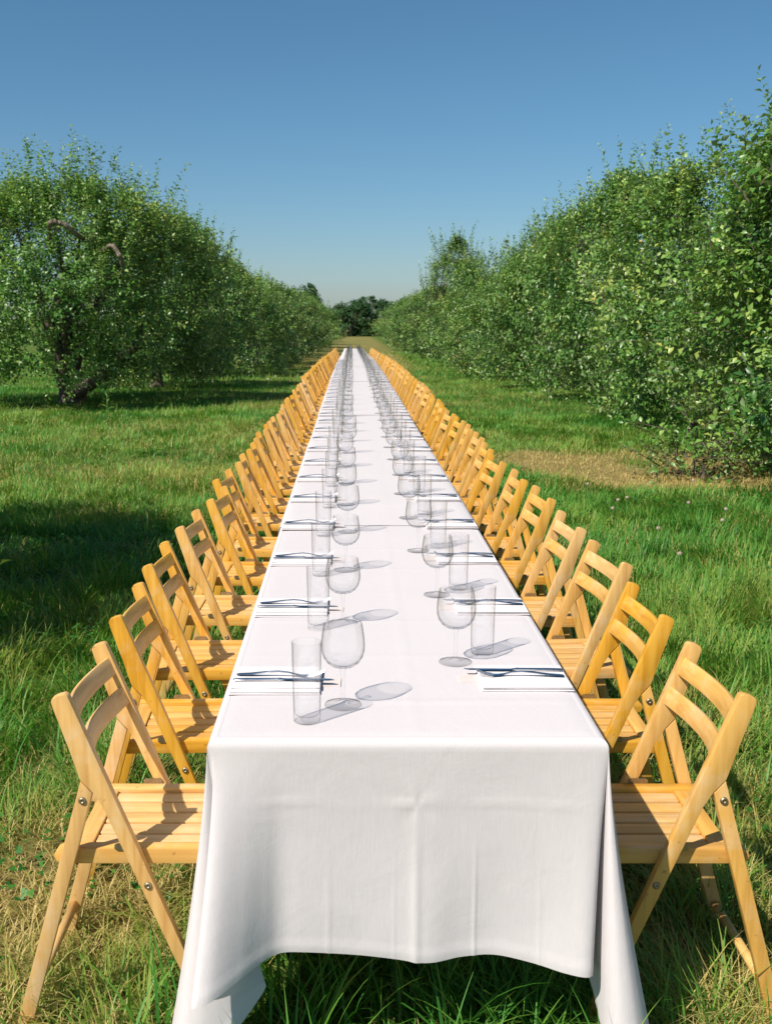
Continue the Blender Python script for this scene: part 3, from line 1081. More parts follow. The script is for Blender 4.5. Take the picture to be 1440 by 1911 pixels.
def place_label(what, i, s):
    if i < 20: return f'{what} at the {ordinal(i + 1)} place from the draped end, {SIDE[s]}'
    return f'{what} past the twentieth place from the draped end, {SIDE[s]}'


for i in range(NP):
    for s in (-1, 1):
        y = 2.31 + PITCH * i
        rz = 0 if s < 0 else math.pi
        # the cloth surface at this spot, its overlap step and its relief
        k = int((y - T0) // TL)
        zc = top_z(y) + 0.0012
        inov = (k % 2 == 1) or ((y - T0) % TL < 0.30 and k > 0) or ((y - T0) % TL > TL - 0.30)
        zc += 0.003 if inov else 0.0
        org = (s * HW, y, zc)
        j = lambda a: rng.uniform(-a, a)
        # glasses
        if i == 0:
            wg = (0.254, -0.157) if s < 0 else (0.244, -0.128)
            hg = (0.182, -0.248) if s < 0 else (0.172, -0.200)
        else:
            wg = (0.249 + j(0.012), -0.140 + j(0.014)); hg = (0.178 + j(0.012), -0.215 + j(0.022))
        if i < 12:
            o = put('wine_glass', None, org, rz, wg[0], wg[1], 0.0, j(3))
            link('bowl', WBS, o); link('stem_and_foot', WSS, o)
            h = put('tumbler', None, org, rz, hg[0], hg[1], 0.0, j(3))
            link('wall_and_base', HBS, h)
        else:
            o = put('wine_glass', WINE_FAR, org, rz, wg[0], wg[1], 0.0, j(3))
            h = put('tumbler', WATER_FAR, org, rz, hg[0], hg[1], 0.0, j(3))
        tag(o, place_label('empty stemmed wine glass', i, s), 'wine glass', f'wine glasses, {SIDE[s]}')
        tag(h, place_label('tall straight water glass', i, s), 'water glass', f'water glasses, {SIDE[s]}')
        jx, jy, jr = j(0.004), j(0.008), j(0.02)
        if i == 0: jx = jy = jr = 0
        nshift = -0.012 if s < 0 else 0.0
        n = put('napkin', NAPS[(i * 2 + (s > 0)) % 3], org, rz, 0.0 + jx, nshift + jy, 0.0, jr)
        tag(n, place_label('white folded napkin', i, s), 'napkin', f'napkins, {SIDE[s]}')
        if i < 34:
            kn = put('table_knife', KNIFE, org, rz, 0.010 + jx, -0.028 + nshift + jy + j(0.003), 0.0118, jr + j(0.02))
            tag(kn, place_label('steel table knife', i, s), 'knife', f'table knives, {SIDE[s]}')
            fk = put('dinner_fork', FORK, org, rz, 0.014 + jx, 0.010 + nshift + jy + j(0.003), 0.0114, jr + j(0.03) - 0.04)
            tag(fk, place_label('steel dinner fork', i, s), 'fork', f'dinner forks, {SIDE[s]}')
        if i < 20:
            cd = put('menu_card', CARDM, org, rz, 0.150 + jx, -0.006 + nshift + jy, 0.0125 - 0.0118, jr * 0.5, 0.0)
            cd.location.z = zc + 0.0006
            cd.rotation_euler = (0, 0, rz + j(0.05))
            tag(cd, place_label('small cream card', i, s), 'card', f'menu cards, {SIDE[s]}')


# ------------------------------------------------------------------ apple trees
def tube(path, radii, seg=7, V=None, F=None):
    """append a tapering tube along a path"""
    base = len(V)
    path = [Vector(p) for p in path]
    prev = None
    for i, p in enumerate(path):
        d = (path[min(i + 1, len(path) - 1)] - path[max(i - 1, 0)]).normalized()
        u = d.orthogonal().normalized() if prev is None else (prev - d * prev.dot(d)).normalized()
        prev = u
        v = d.cross(u)
        for k in range(seg):
            a = 2 * math.pi * k / seg
            V.append(p + u * math.cos(a) * radii[i] + v * math.sin(a) * radii[i])
    for i in range(len(path) - 1):
        for k in range(seg):
            j = (k + 1) % seg
            F.append((base + i * seg + k, base + i * seg + j, base + (i + 1) * seg + j, base + (i + 1) * seg + k))
    F.append(tuple(base + (len(path) - 1) * seg + k for k in range(seg)))


def leaf_arrays(P, D, Nn, L, W, rnd):
    """leaf blades: base P, direction D, normal Nn, length L, width W -> 5 verts / 4 tris each, folded along the midrib and drooping"""
    S = np.cross(D, Nn); S /= np.linalg.norm(S, axis=1, keepdims=True) + 1e-9
    Nn = np.cross(S, D)
    L = L[:, None]; W = W[:, None]
    mid = P + D * L * 0.48 - Nn * L * 0.02
    lft = P + D * L * 0.46 + S * W * 0.5 + Nn * W * 0.16
    rgt = P + D * L * 0.46 - S * W * 0.5 + Nn * W * 0.16
    tip = P + D * L * 0.98 - Nn * L * 0.20
    V = np.stack([P, lft, mid, rgt, tip], 1).reshape(-1, 3)
    n = len(P)
    o = (np.arange(n) * 5)[:, None]
    T = np.concatenate([o + np.array([[0, 1, 2]]), o + np.array([[0, 2, 3]]), o + np.array([[1, 4, 2]]), o + np.array([[2, 4, 3]])])
    return V, T, np.repeat(rnd, 5)


def unit(v):
    return v / (np.linalg.norm(v, axis=1, keepdims=True) + 1e-9)


def make_tree_meshes(name, seed, H, RR, zb, n_shoot, leaf=0.07, upright=0.25, trunk_h=0.75, trunk_r=0.16, mat=None, lpm=34, lean=(0, 0), clus=0.82, up_len=0.7, peak=0.32, topflat=0.5):
    rs = np.random.RandomState(seed)
    rp = random.Random(seed)
    Hc = H - up_len * 0.55                       # crown without its tall shoots
    # lumpy crown outline
    ph = rs.rand(8) * 6.28
    def rad(az, zz):
        u = np.clip((zz - zb) / (Hc - zb), 0, 1)
        prof = np.where(u < peak, 0.80 + 0.20 * np.sin(u / peak * 1.57), np.cos((u - peak) / (1 - peak) * 1.57 * 0.93) ** topflat)
        lump = 1 + 0.13 * np.sin(3 * az + ph[0] + zz * 1.1) + 0.11 * np.sin(5 * az + ph[1] - zz * 2.1) + 0.07 * np.sin(2 * az + ph[2] + zz * 3.3) + 0.05 * np.sin(9 * az + ph[3] + zz * 4)
        return RR * prof * lump
    az = rs.rand(n_shoot) * 6.2832
    zz = zb + (Hc - zb) * rs.beta(1.15, 1.15, n_shoot)
    rf = np.where(rs.rand(n_shoot) < 0.68, 0.72 + 0.26 * rs.rand(n_shoot), 0.25 + 0.5 * rs.rand(n_shoot) ** 0.7)
    nc = max(18, n_shoot // 42)
    caz = rs.rand(nc) * 6.2832; cz = zb + (Hc - zb) * rs.beta(1.15, 1.15, nc); crf = 0.62 + 0.34 * rs.rand(nc)
    pick = rs.randint(0, nc, n_shoot); inc = rs.rand(n_shoot) < clus
    az = np.where(inc, caz[pick] + rs.normal(0, 0.25 / RR, n_shoot), az)
    zz = np.where(inc, np.clip(cz[pick] + rs.normal(0, 0.20, n_shoot), zb, Hc), zz)
    rf = np.where(inc, np.clip(crf[pick] + rs.normal(0, 0.07, n_shoot), 0.2, 1.03), rf)
    crnd = rs.normal(0, 0.17, nc)
    r = rad(az, zz) * rf
    B = np.stack([r * np.cos(az) + lean[0] * zz / H, r * np.sin(az) + lean[1] * zz / H, zz], 1)
    out = np.stack([np.cos(az), np.sin(az), np.zeros_like(az)], 1)
    u = (zz - zb) / (Hc - zb)
    D = out * (0.75 - 0.5 * u)[:, None] + np.array([[0, 0, 1.0]]) * (0.05 + 0.9 * u + 0.35 * rs.rand(n_shoot))[:, None] + rs.normal(0, 0.35, (n_shoot, 3))
    low = (u < 0.22)
    D[low, 2] -= 0.35
    D = unit(D)
    Ls = 0.28 + 0.30 * rs.rand(n_shoot)
    # water sprouts standing up out of the top
    nu = int(n_shoot * upright * 0.15)
    azu = rs.rand(nu) * 6.2832; ru = RR * 0.86 * np.sqrt(rs.rand(nu))
    zu = np.empty(nu)
    zg = np.linspace(Hc, zb, 40)
    for q in range(nu):
        rr_ = rad(np.full(40, azu[q]), zg)
        ok = np.where(rr_ >= ru[q])[0]
        zu[q] = zg[ok[0]] if len(ok) else zb + 0.5 * (Hc - zb)
    Bu = np.stack([ru * np.cos(azu) + lean[0], ru * np.sin(azu) + lean[1], zu - 0.15], 1)
    Du = unit(np.array([[0, 0, 1.0]]) + rs.normal(0, 0.16, (nu, 3)) + 0.12 * np.stack([np.cos(azu), np.sin(azu), 0 * azu], 1))
    Lu = up_len * (0.35 + 1.05 * rs.rand(nu) ** 2.2)
    B = np.vstack([B, Bu]); D = np.vstack([D, Du]); Ls = np.concatenate([Ls, Lu])
    isup = np.concatenate([np.zeros(n_shoot, bool), np.ones(nu, bool)])
    shoot_rnd = np.clip(0.42 + rs.normal(0, 0.13, len(B)) + 0.12 * isup + np.concatenate([np.where(inc, crnd[pick], 0), np.zeros(nu)]), 0, 1)
    # leaves along every shoot
    cnt = np.maximum(6, (Ls * lpm * np.where(isup, 1.35, 1.0)).astype(int))
    idx = np.repeat(np.arange(len(B)), cnt)
    nl = len(idx)
    first = np.concatenate([[0], np.cumsum(cnt)[:-1]])
    k = np.arange(nl) - first[idx]
    t = (k + 0.5) / cnt[idx]
    t = np.clip(t + rs.normal(0, 0.02, nl), 0.02, 1.02)
    bend = np.where(isup, 0.04, 0.18)[idx]
    pos = B[idx] + D[idx] * (Ls[idx] * t)[:, None]
    pos[:, 2] -= bend * Ls[idx] * t * t
    ang = k * 2.4 + rs.rand(nl) * 0.9
    ref = unit(np.cross(D[idx], rs.normal(0, 1, (len(B), 3))[idx] * 0 + np.array([[0.31, 0.52, 0.18]])))
    ref2 = np.cross(D[idx], ref)
    side = ref * np.cos(ang)[:, None] + ref2 * np.sin(ang)[:, None]
    dirv = unit(side * 0.85 + D[idx] * (0.25 + 0.55 * t)[:, None] + rs.normal(0, 0.22, (nl, 3)) - np.array([[0, 0, 0.10]]))
    nrm = unit(np.array([[0, 0, 0.85]]) + 0.75 * D[idx] + rs.normal(0, 0.62, (nl, 3)))
    pos = pos + side * 0.008
    size = leaf * (0.72 + 0.5 * rs.rand(nl)) * np.where(t > 0.85, 0.72, 1.0)
    wid = size * (0.50 + 0.14 * rs.rand(nl))
    rnd = np.clip(shoot_rnd[idx] + rs.normal(0, 0.13, nl) + 0.22 * (t > 0.85), 0, 1)
    V, T, A = leaf_arrays(pos, dirv, nrm, size, wid, rnd)
    crown = tri_mesh('crown', V, T, mat or LEAF, {'rnd': A})
    # wood: trunk, scaffold limbs, twigs
    TV, TF = [], []
    tp = [(0, 0, -0.06), (0.0, 0.0, 0.12), (0.03 * rp.uniform(-1, 1), 0.02, trunk_h * 0.55), (0.06 * rp.uniform(-1, 1), 0.04 * rp.uniform(-1, 1), trunk_h)]
    tube(tp, [trunk_r * 1.45, trunk_r * 1.08, trunk_r * 0.95, trunk_r * 1.05], 12, TV, TF)
    LV, LF = [], []
    ends = []
    nlimb = 7
    for q in range(nlimb):
        a = q / nlimb * 6.2832 + rp.uniform(-0.3, 0.3)
        zt = zb + (Hc - zb) * rp.uniform(0.45, 0.85)
        rr_ = RR * rp.uniform(0.34, 0.5)
        p0 = Vector(tp[-1]) - Vector((0, 0, 0.12 + 0.1 * rp.random()))
        p3 = Vector((math.cos(a) * rr_, math.sin(a) * rr_, zt))
        p1 = p0 + Vector((math.cos(a) * 0.3 * rr_, math.sin(a) * 0.3 * rr_, (zt - p0.z) * 0.45)) + Vector((rp.uniform(-.1, .1), rp.uniform(-.1, .1), 0))
        p2 = p0.lerp(p3, 0.66) + Vector((rp.uniform(-.15, .15), rp.uniform(-.15, .15), rp.uniform(0, .2)))
        tube([p0, p1, p2, p3], [trunk_r * 0.5, trunk_r * 0.34, trunk_r * 0.2, trunk_r * 0.08], 8, LV, LF)
        ends.append((p1, p2, p3))
    # twigs to the shoots
    WV, WF = [], []
    nodes = [p for e in ends for p in (e[0], e[0].lerp(e[1], 0.5), e[1], e[1].lerp(e[2], 0.5), e[2])]
    stepn = max(1, len(B) // 900)
    for q in range(0, len(B), stepn):
        b = Vector(B[q]); e = b + Vector(D[q]) * float(Ls[q]) * 0.92; e.z -= (0.04 if isup[q] else 0.18) * Ls[q] * 0.85
        m_ = b.lerp(e, 0.5); m_.z += (0.01 if isup[q] else 0.03) * Ls[q]
        tube([b, m_, e], [0.006, 0.0045, 0.002], 3, WV, WF)
        nd = min(nodes, key=lambda p: (p - b).length_squared)
        if q % (4 * stepn) == 0 and (nd - b).length < 0.85:
            nd = nd + Vector((rp.uniform(-.12, .12), rp.uniform(-.12, .12), rp.uniform(-.12, .12)))
            tube([nd, nd.lerp(b, 0.5) + Vector((0, 0, 0.06)), b], [0.010, 0.008, 0.005], 4, WV, WF)
    trunk = mesh('trunk', TV, TF, BARK, True)
    limbs = mesh('limbs', LV, LF, BARK, True)
    twigs = mesh('twigs', WV, WF, BARK, True)
    return dict(crown=crown, trunk=trunk, limbs=limbs, twigs=twigs)


PROTO = {
    'near': make_tree_meshes('near', 201, 4.75, 2.55, 0.18, 5600, 0.090, upright=0.42, lpm=26, up_len=0.95, topflat=0.62),
    'a': make_tree_meshes('a', 202, 4.3, 2.5, 0.28, 3800, 0.090, upright=0.5, lpm=26, up_len=0.95, topflat=0.6),
    'b': make_tree_meshes('b', 203, 4.2, 2.6, 0.26, 3800, 0.090, upright=0.5, lpm=26, up_len=0.95, topflat=0.7),
    'gnarl': make_tree_meshes('gnarl', 204, 4.6, 2.7, 0.66, 6000, 0.086, upright=0.45, clus=0.68, lpm=26, up_len=1.0, trunk_h=0.55, trunk_r=0.24),
    'far': make_tree_meshes('far', 205, 4.2, 2.6, 0.22, 1500, 0.125, upright=0.5, lpm=18, up_len=0.75),
    'far2': make_tree_meshes('far2', 206, 4.1, 2.5, 0.22, 1500, 0.125, upright=0.4, lpm=18, up_len=0.65, topflat=0.6),
    'tall': make_tree_meshes('tall', 207, 5.6, 1.5, 0.4, 1300, 0.10, upright=0.9, lpm=18, up_len=1.2, topflat=1.1),
    'dark': make_tree_meshes('dark', 208, 5.2, 2.9, -0.1, 2600, 0.21, upright=0.05, lpm=16, up_len=0.3, mat=LEAF_DARK, topflat=0.45),
    'sapling': make_tree_meshes('sapling', 209, 0.62, 0.36, 0.06, 34, 0.075, upright=0.6, lpm=30, trunk_h=0.08, trunk_r=0.012, up_len=0.2),
}


def plant_tree(kind, x, y, h=1.0, wd=1.0, rz=0.0, label='', group='apple trees', cat='tree', name='apple_tree'):
    z = float(ghill(np.array(x), np.array(y)))
    t = empty(name, (x, y, z), rz)
    t.scale = (wd, wd, h)
    P = PROTO[kind]
    tr = link('trunk', P['trunk'], t)
    link('limbs', P['limbs'], tr)
    cr = link('crown', P['crown'], t); cr['kind'] = 'stuff'
    tw = link('twigs', P['twigs'], t); tw['kind'] = 'stuff'
    tag(t, label, cat, group)
    return t


# left row
LEFT = [(20.6, -5.45, 'gnarl', 0.95, 1.0, 0.4), (26.6, -4.9, 'a', 1.02, 0.93, 1.9), (35.0, -4.4, 'b', 0.92, 0.93, 3.6), (41.0, -4.15, 'far', 0.82, 0.9, 0.7),
        (46, -4.1, 'far2', 0.9, 1.0, 5.0), (52, -3.85, 'far', 0.8, 0.98, 2.2), (58, -3.6, 'far2', 0.85, 1.0, 1.1), (66, -3.5, 'far', 0.82, 1.0, 3.3), (75, -3.7, 'far2', 0.85, 1.0, 4.1),
        (86, -3.9, 'far', 0.85, 1.0, 0.2), (98, -4.2, 'far2', 0.85, 1.0, 2.9)]
gn = None
for q, (y, x, kd, h, wd, rz) in enumerate(LEFT):
    if q == 0: lab = 'gnarled apple tree with thick forked trunk and bare looping limbs'
    elif q <= 15: lab = f'leafy apple tree, {ordinal(q)} beyond the gnarled-trunk tree in its row'
    else: lab = 'distant apple tree past the fifth beyond the gnarled-trunk tree'
    t = plant_tree(kd, x, y, h, wd, rz, lab, 'apple trees, gnarled-tree row')
    if q == 0: gn = t


def gnarl_limbs(t):
    """the low leaning fork and the bare weathered limbs showing in the crown"""
    rzinv = Matrix.Rotation(-t.rotation_euler[2], 4, 'Z')
    def L(p): return rzinv @ Vector(p)
    V, F = [], []
    tube([L((0.05, -0.1, 0.2)), L((0.45, -0.35, 0.42)), L((0.95, -0.55, 0.78)), L((1.35, -0.6, 1.15)), L((1.6, -0.6, 1.7))], [0.17, 0.135, 0.11, 0.085, 0.05], 9, V, F)
    link('leaning_limb', mesh('leaning_limb', V, F, BARK, True), t)
    rp = random.Random(3)
    def knobbly(pts, r0, r1, nm):
        C = catmull(pts, 7)
        n = len(C)
        C = C + np.array([[rp.uniform(-.018, .018) for _ in range(3)] for _ in range(n)])
        V, F = [], []
        tube([L(p) for p in C], [(r0 + (r1 - r0) * i / n) * rp.uniform(0.75, 1.3) for i in range(n)], 8, V, F)
        o = link(nm, mesh(nm, V, F, DEADWOOD, True), t)
        o['label'] = 'bare weathered limb without leaves'
    # offsets from the trunk foot: x right, y away, z up
    knobbly([(0.05, -1.2, 2.9), (0.30, -2.05, 3.30), (0.46, -2.12, 3.34), (0.66, -1.95, 3.20), (0.85, -1.3, 3.0)], 0.034, 0.046, 'bare_limb')
    knobbly([(1.0, -1.3, 2.9), (1.30, -2.0, 2.96), (1.44, -2.08, 2.80), (1.45, -1.9, 2.60), (1.25, -1.2, 2.3)], 0.042, 0.026, 'bare_limb')
    knobbly([(1.25, -1.4, 2.42), (0.98, -2.0, 2.36), (0.72, -1.3, 2.15)], 0.024, 0.018, 'bare_limb')


gnarl_limbs(gn)

# right row
RIGHT = [(10.8, 5.75, 'near', 0.97, 1.0, 0.3), (16.2, 5.7, 'a', 0.98, 0.92, 2.1), (21.4, 5.35, 'b', 1.08, 0.86, 0.9), (26.6, 5.4, 'a', 1.0, 0.85, 4.0), (31.8, 5.1, 'b', 0.88, 0.88, 2.7),
         (37.2, 5.0, 'far', 1.0, 0.84, 1.4), (42.6, 4.9, 'far2', 0.82, 0.88, 4.4), (47.5, 4.5, 'tall', 1.03, 1.2, 0.0), (53, 4.7, 'far', 0.80, 0.92, 3.0), (60, 4.6, 'far2', 0.92, 0.95, 5.2),
         (68, 4.6, 'far', 0.80, 0.95, 0.5), (77, 4.7, 'far2', 0.92, 1.0, 1.7), (87, 4.8, 'far', 0.82, 1.0, 3.9), (98, 4.9, 'far2', 0.9, 1.0, 2.3), (110, 4.9, 'far', 0.85, 1.0, 4.8)]
for q, (y, x, kd, h, wd, rz) in enumerate(RIGHT):
    if q == 0: lab = 'large apple tree with low branches beside the straw-coloured grass patch'
    elif kd == 'tall': lab = 'tall narrow sparse tree rising above the orchard row'
    elif q <= 20: lab = f'leafy apple tree, {ordinal(q)} beyond the one by the straw patch'
    else: lab = 'distant apple tree past the tall narrow tree in its row'
    plant_tree(kd, x, y, h, wd, rz, lab, 'apple trees, straw-patch row')

# the tree whose shade falls over the near grass
plant_tree('b', -4.75, 4.9, 1.0, 0.95, 1.2, 'apple tree casting the shade on the grass by the near chairs', 'apple trees, gnarled-tree row')

# far trees closing the lane
rf = random.Random(12)
for q in range(16):
    x = -27 + q * 3.4 + rf.uniform(-1, 1)
    plant_tree('dark', x, 140 + rf.uniform(-5, 6), rf.uniform(0.68, 0.95), rf.uniform(1.0, 1.25), rf.uniform(0, 6), 'dark round tree in the belt closing the far end of the lane', 'trees of the far belt', 'tree', 'far_tree')
plant_tree('dark', -5.6, 122, 1.1, 1.0, 2.0, 'taller dark tree standing before the far belt by the gnarled-tree row', None, 'tree', 'far_tree')


# ------------------------------------------------------------------ grass
def blades(x, y, h, wdt, lean, azm, rnd, segs, flat=None):
    n = len(x)
    z = ghill(x, y)
    P0 = np.stack([x, y, z - 0.004], 1)
    dirh = np.stack([np.cos(azm), np.sin(azm), 0 * azm], 1)
    sv = np.stack([-np.sin(azm), np.cos(azm), 0 * azm], 1)
    # rotate side a little so that blades show their faces at different angles
    cols = []
    ts = np.linspace(0, 1, segs + 1)
    c = P0.copy()
    for q, t in enumerate(ts):
        if q:
            tm = (ts[q] + ts[q - 1]) / 2
            a = np.minimum(lean * (0.35 + 1.15 * tm ** 1.3), 1.75)      # bends over towards the tip
            c = c + (dirh * np.sin(a)[:, None] + np.array([[0, 0, 1.0]]) * np.cos(a)[:, None]) * (h / segs)[:, None]
            c[:, 2] = np.maximum(c[:, 2], z + 0.006)
        ww = wdt * (1.0 - t ** 1.7) * (0.75 + 0.6 * t * (1 - t) * 2)
        if q == segs: cols.append(c[:, None, :])
        else: cols.append(np.stack([c - sv * ww[:, None] * 0.5, c + sv * ww[:, None] * 0.5], 1))
    V = np.concatenate(cols, 1)
    m = V.shape[1]
    tri = []
    for q in range(segs - 1):
        a = 2 * q
        tri += [(a, a + 1, a + 3), (a, a + 3, a + 2)]
    a = 2 * (segs - 1)
    tri.append((a, a + 1, a + 2))
    tri = np.array(tri)
    T = (np.arange(n)[:, None, None] * m + tri[None]).reshape(-1, 3)
    return V.reshape(-1, 3), T, np.repeat(rnd, m)


def make_grass():
    rs = np.random.RandomState(77)
    VV, TT, AA = [], [], []
    base = 0
    def add(r):
        nonlocal base
        V, T, A = r
        VV.append(V); TT.append(T + base); AA.append(A); base += len(V)
    bands = [  # y0 y1 density height width segs
        (0.9, 3.4, 9000, (0.06, 0.19), (0.0030, 0.0068), 4),
        (3.4, 6.0, 4600, (0.06, 0.19), (0.0035, 0.0078), 3),
        (6.0, 10.5, 2400, (0.05, 0.15), (0.005, 0.010), 3),
        (10.5, 18, 950, (0.05, 0.13), (0.007, 0.014), 2),
        (18, 32, 280, (0.06, 0.14), (0.014, 0.026), 1),
        (32, 62, 50, (0.09, 0.2), (0.03, 0.055), 1)]
    for y0, y1, dens, hr, wr, segs in bands:
        x0 = -(0.345 * y1 + 1.3); x1 = 0.41 * y1 + 1.2
        n = int((x1 - x0) * (y1 - y0) * dens)
        x = rs.uniform(x0, x1, n); y = rs.uniform(y0, y1, n)
        keep = (x > -(0.345 * y + 1.2)) & (x < 0.41 * y + 1.1)
        # nothing to see under the middle of the table
        keep &= ~((np.abs(x) < 0.36) & (y > 3.0))
        x, y = x[keep], y[keep]
        dry = dryness(x, y)
        clump = vnoise(x, y, 0.16, 21) * 0.6 + vnoise(x, y, 0.5, 22) * 0.6
        keep = rs.rand(len(x)) < 0.25 + 1.0 * clump
        x, y, dry, clump = x[keep], y[keep], dry[keep], clump[keep]
        n = len(x)
        isdry = rs.rand(n) < np.clip(dry * 1.25 - 0.05, 0, 0.97)
        h = rs.uniform(hr[0], hr[1], n) * (0.5 + 0.7 * clump)
        h *= 1 - 0.35 * sstep(0.5, 0.9, dry)
        # mown lower near the chairs' rows? keep it tufty; taller at tufts
        tuft = vnoise(x, y, 0.3, 26) > 0.72
        h = np.where(tuft, h * 1.5, h)
        flow = vnoise(x, y, 0.55, 23) * 9.0 + vnoise(x, y, 0.2, 24) * 3.5
        azm = flow + rs.normal(0, 0.9, n)
        lean = np.clip(np.abs(rs.normal(0.85, 0.36, n)) + 0.25 * (clump < 0.5), 0.05, 1.42)
        lean = np.where(isdry, np.clip(rs.normal(1.22, 0.2, n), 0.5, 1.5), lean)
        azm = np.where(isdry, rs.rand(n) * 6.28, azm)
        w_ = rs.uniform(wr[0], wr[1], n) * np.where(isdry, 0.55, 1.0) * np.where(tuft, 1.15, 1.0)
        green = np.clip(0.26 + 0.42 * (vnoise(x, y, 0.9, 25) - 0.5) + rs.normal(0, 0.12, n) + 0.30 * dry + 0.05 + 0.08 * (1 - sstep(4, 8, y)), 0.0, 0.6)
        rnd = np.where(isdry, rs.uniform(0.62, 1.0, n) + 0.12 * sstep(0.6, 0.9, dry), green)
        add(blades(x, y, h, w_, lean, azm, rnd, segs))
    # long arching leaves of coarser grass, in loose tussocks
    cx = rs.uniform(-2.4, 2.4, 120); cyy = rs.uniform(1.35, 6.5, 120)
    cx = np.concatenate([cx, rs.uniform(-0.3, 0.42, 16)]); cyy = np.concatenate([cyy, rs.uniform(1.72, 2.3, 16)])
    q = rs.randint(0, len(cx), 1500)
    q[:330] = rs.randint(120, 136, 330)
    x = cx[q] + rs.normal(0, 0.05, 1500); y = cyy[q] + rs.normal(0, 0.05, 1500)
    n = len(x)
    add(blades(x, y, rs.uniform(0.14, 0.33, n), rs.uniform(0.005, 0.0095, n), rs.uniform(0.5, 1.25, n), rs.rand(n) * 6.28, np.clip(rs.normal(0.33, 0.12, n), 0.05, 0.58), 7))
    # clover among the grass: three round leaflets on each stalk
    n = 60000
    x = rs.uniform(-3.4, 4.2, n); y = rs.uniform(1.2, 9.0, n)
    keep = (vnoise(x, y, 0.7, 91) + 0.35 * vnoise(x, y, 0.25, 92) > 0.80) & (rs.rand(n) < 0.8) & (np.abs(x) < 0.46 * y + 0.7) & ~((np.abs(x) < 0.36) & (y > 2.6))
    x, y = x[keep], y[keep]
    n = len(x)
    zc = ghill(x, y) + rs.uniform(0.025, 0.085, n)
    r0 = rs.uniform(0.0038, 0.0066, n); a0 = rs.rand(n) * 6.28
    tilt = rs.normal(0, 0.35, (n, 2)); tone = np.clip(rs.normal(0.12, 0.08, n), 0, 0.4)
    for leaf in range(3):
        a = a0 + leaf * 2.094
        pts = [(0.0, 0.0)] + [(1.0 + 0.95 * math.cos(g), 0.95 * math.sin(g)) for g in (-2.0, -1.2, -0.4, 0.4, 1.2, 2.0)]
        L_ = []
        for (u, v) in pts:
            dx = (u * np.cos(a) - v * np.sin(a)) * r0; dy = (u * np.sin(a) + v * np.cos(a)) * r0
            L_.append(np.stack([x + dx, y + dy, zc + dx * tilt[:, 0] + dy * tilt[:, 1]], 1))
        V_ = np.stack(L_, 1)
        tr_ = np.array([(0, 1, 2), (0, 2, 3), (0, 3, 4), (0, 4, 5), (0, 5, 6)])
        add((V_.reshape(-1, 3), (np.arange(n)[:, None, None] * 7 + tr_[None]).reshape(-1, 3), np.repeat(tone, 7)))
    V = np.concatenate(VV); T = np.concatenate(TT); A = np.concatenate(AA)
    me = tri_mesh('grass', V, T, GRASS, {'rnd': A})
    o = link('grass', me)
    tag(o, 'green orchard grass with dry straw stalks round the table', 'grass', kind='stuff')


make_grass()


# ------------------------------------------------------------------ small plants and fruit
def px_ground(px, py):
    """a point of the lawn seen at a pixel of the 1440x1911 photograph, walked out along the ground"""
    a = math.atan((py - 955.5) / 2000.0) + R(10.25)
    d = EYE / math.tan(a)
    for _ in range(4): d = (EYE - float(gz(d))) / math.tan(a)
    zc = d * math.cos(R(10.25)) + EYE * math.sin(R(10.25))
    return (px - 655) / 2000.0 * zc - 0.11, d


PETAL = {'pink': simple_mat('pink_clover_petal', (0.60, 0.42, 0.40), 0.8, var=(200, (0.70, 0.58, 0.50))),
         'white': simple_mat('white_petal', (0.80, 0.78, 0.74), 0.8, var=(200, (0.7, 0.66, 0.6)))}
STEM = simple_mat('green_stem', (0.08, 0.19, 0.04), 0.6, var=(60, (0.12, 0.22, 0.06)))


def flower_meshes(kind):
    V, F = [], []
    tube([(0, 0, 0), (0.006, 0.0, 0.07), (0.004, 0.004, 0.135)], [0.0016, 0.0014, 0.0012], 5, V, F)
    st = mesh('stalk', V, F, STEM, True)
    rr = random.Random(4)
    V, F = [], []
    for k in range(46):                                   # florets of the round head
        zz_ = 1 - 2 * (k + 0.5) / 46; a = k * 2.4
        rad_ = math.sqrt(max(0, 1 - zz_ * zz_))
        d = Vector((rad_ * math.cos(a), rad_ * math.sin(a), zz_ * 0.85 + 0.15)).normalized()
        c = Vector((0.004, 0.004, 0.142))
        u = d.orthogonal().normalized() * 0.0028; v = d.cross(u).normalized() * 0.0028
        b0 = len(V)
        V += [c + d * 0.004 + u, c + d * 0.004 + v, c + d * 0.004 - u, c + d * 0.004 - v, c + d * rr.uniform(0.012, 0.016)]
        F += [(b0, b0 + 1, b0 + 4), (b0 + 1, b0 + 2, b0 + 4), (b0 + 2, b0 + 3, b0 + 4), (b0 + 3, b0, b0 + 4)]
    return st, mesh('flower_head', V, F, PETAL[kind])


for kind, pts, lab, grp in (
        ('pink', [(1140, 985), (1152, 968), (1168, 963), (1280, 975), (1351, 990), (1346, 1012), (1225, 1026), (1263, 1078), (1095, 935), (1292, 930)], 'small pinkish clover flower in the grass near the straw patch', 'clover flowers by the straw patch'),
        ('white', [(465, 722), (488, 725), (515, 724), (500, 731)], 'small white flower in the grass near the gnarled tree', 'white flowers by the gnarled tree')):
    st, hd = flower_meshes(kind)
    for k, (a, b) in enumerate(pts):
        x, y = px_ground(a, b)
        f = empty('clover_flower', (x, y, float(ghill(np.array(x), np.array(y)))), k * 1.7)
        sc_ = 1.05 if kind == 'pink' else 2.0
        f.scale = (sc_, sc_, sc_)
        link('stalk', st, f); link('flower_head', hd, f)
        tag(f, lab, 'flower', grp)


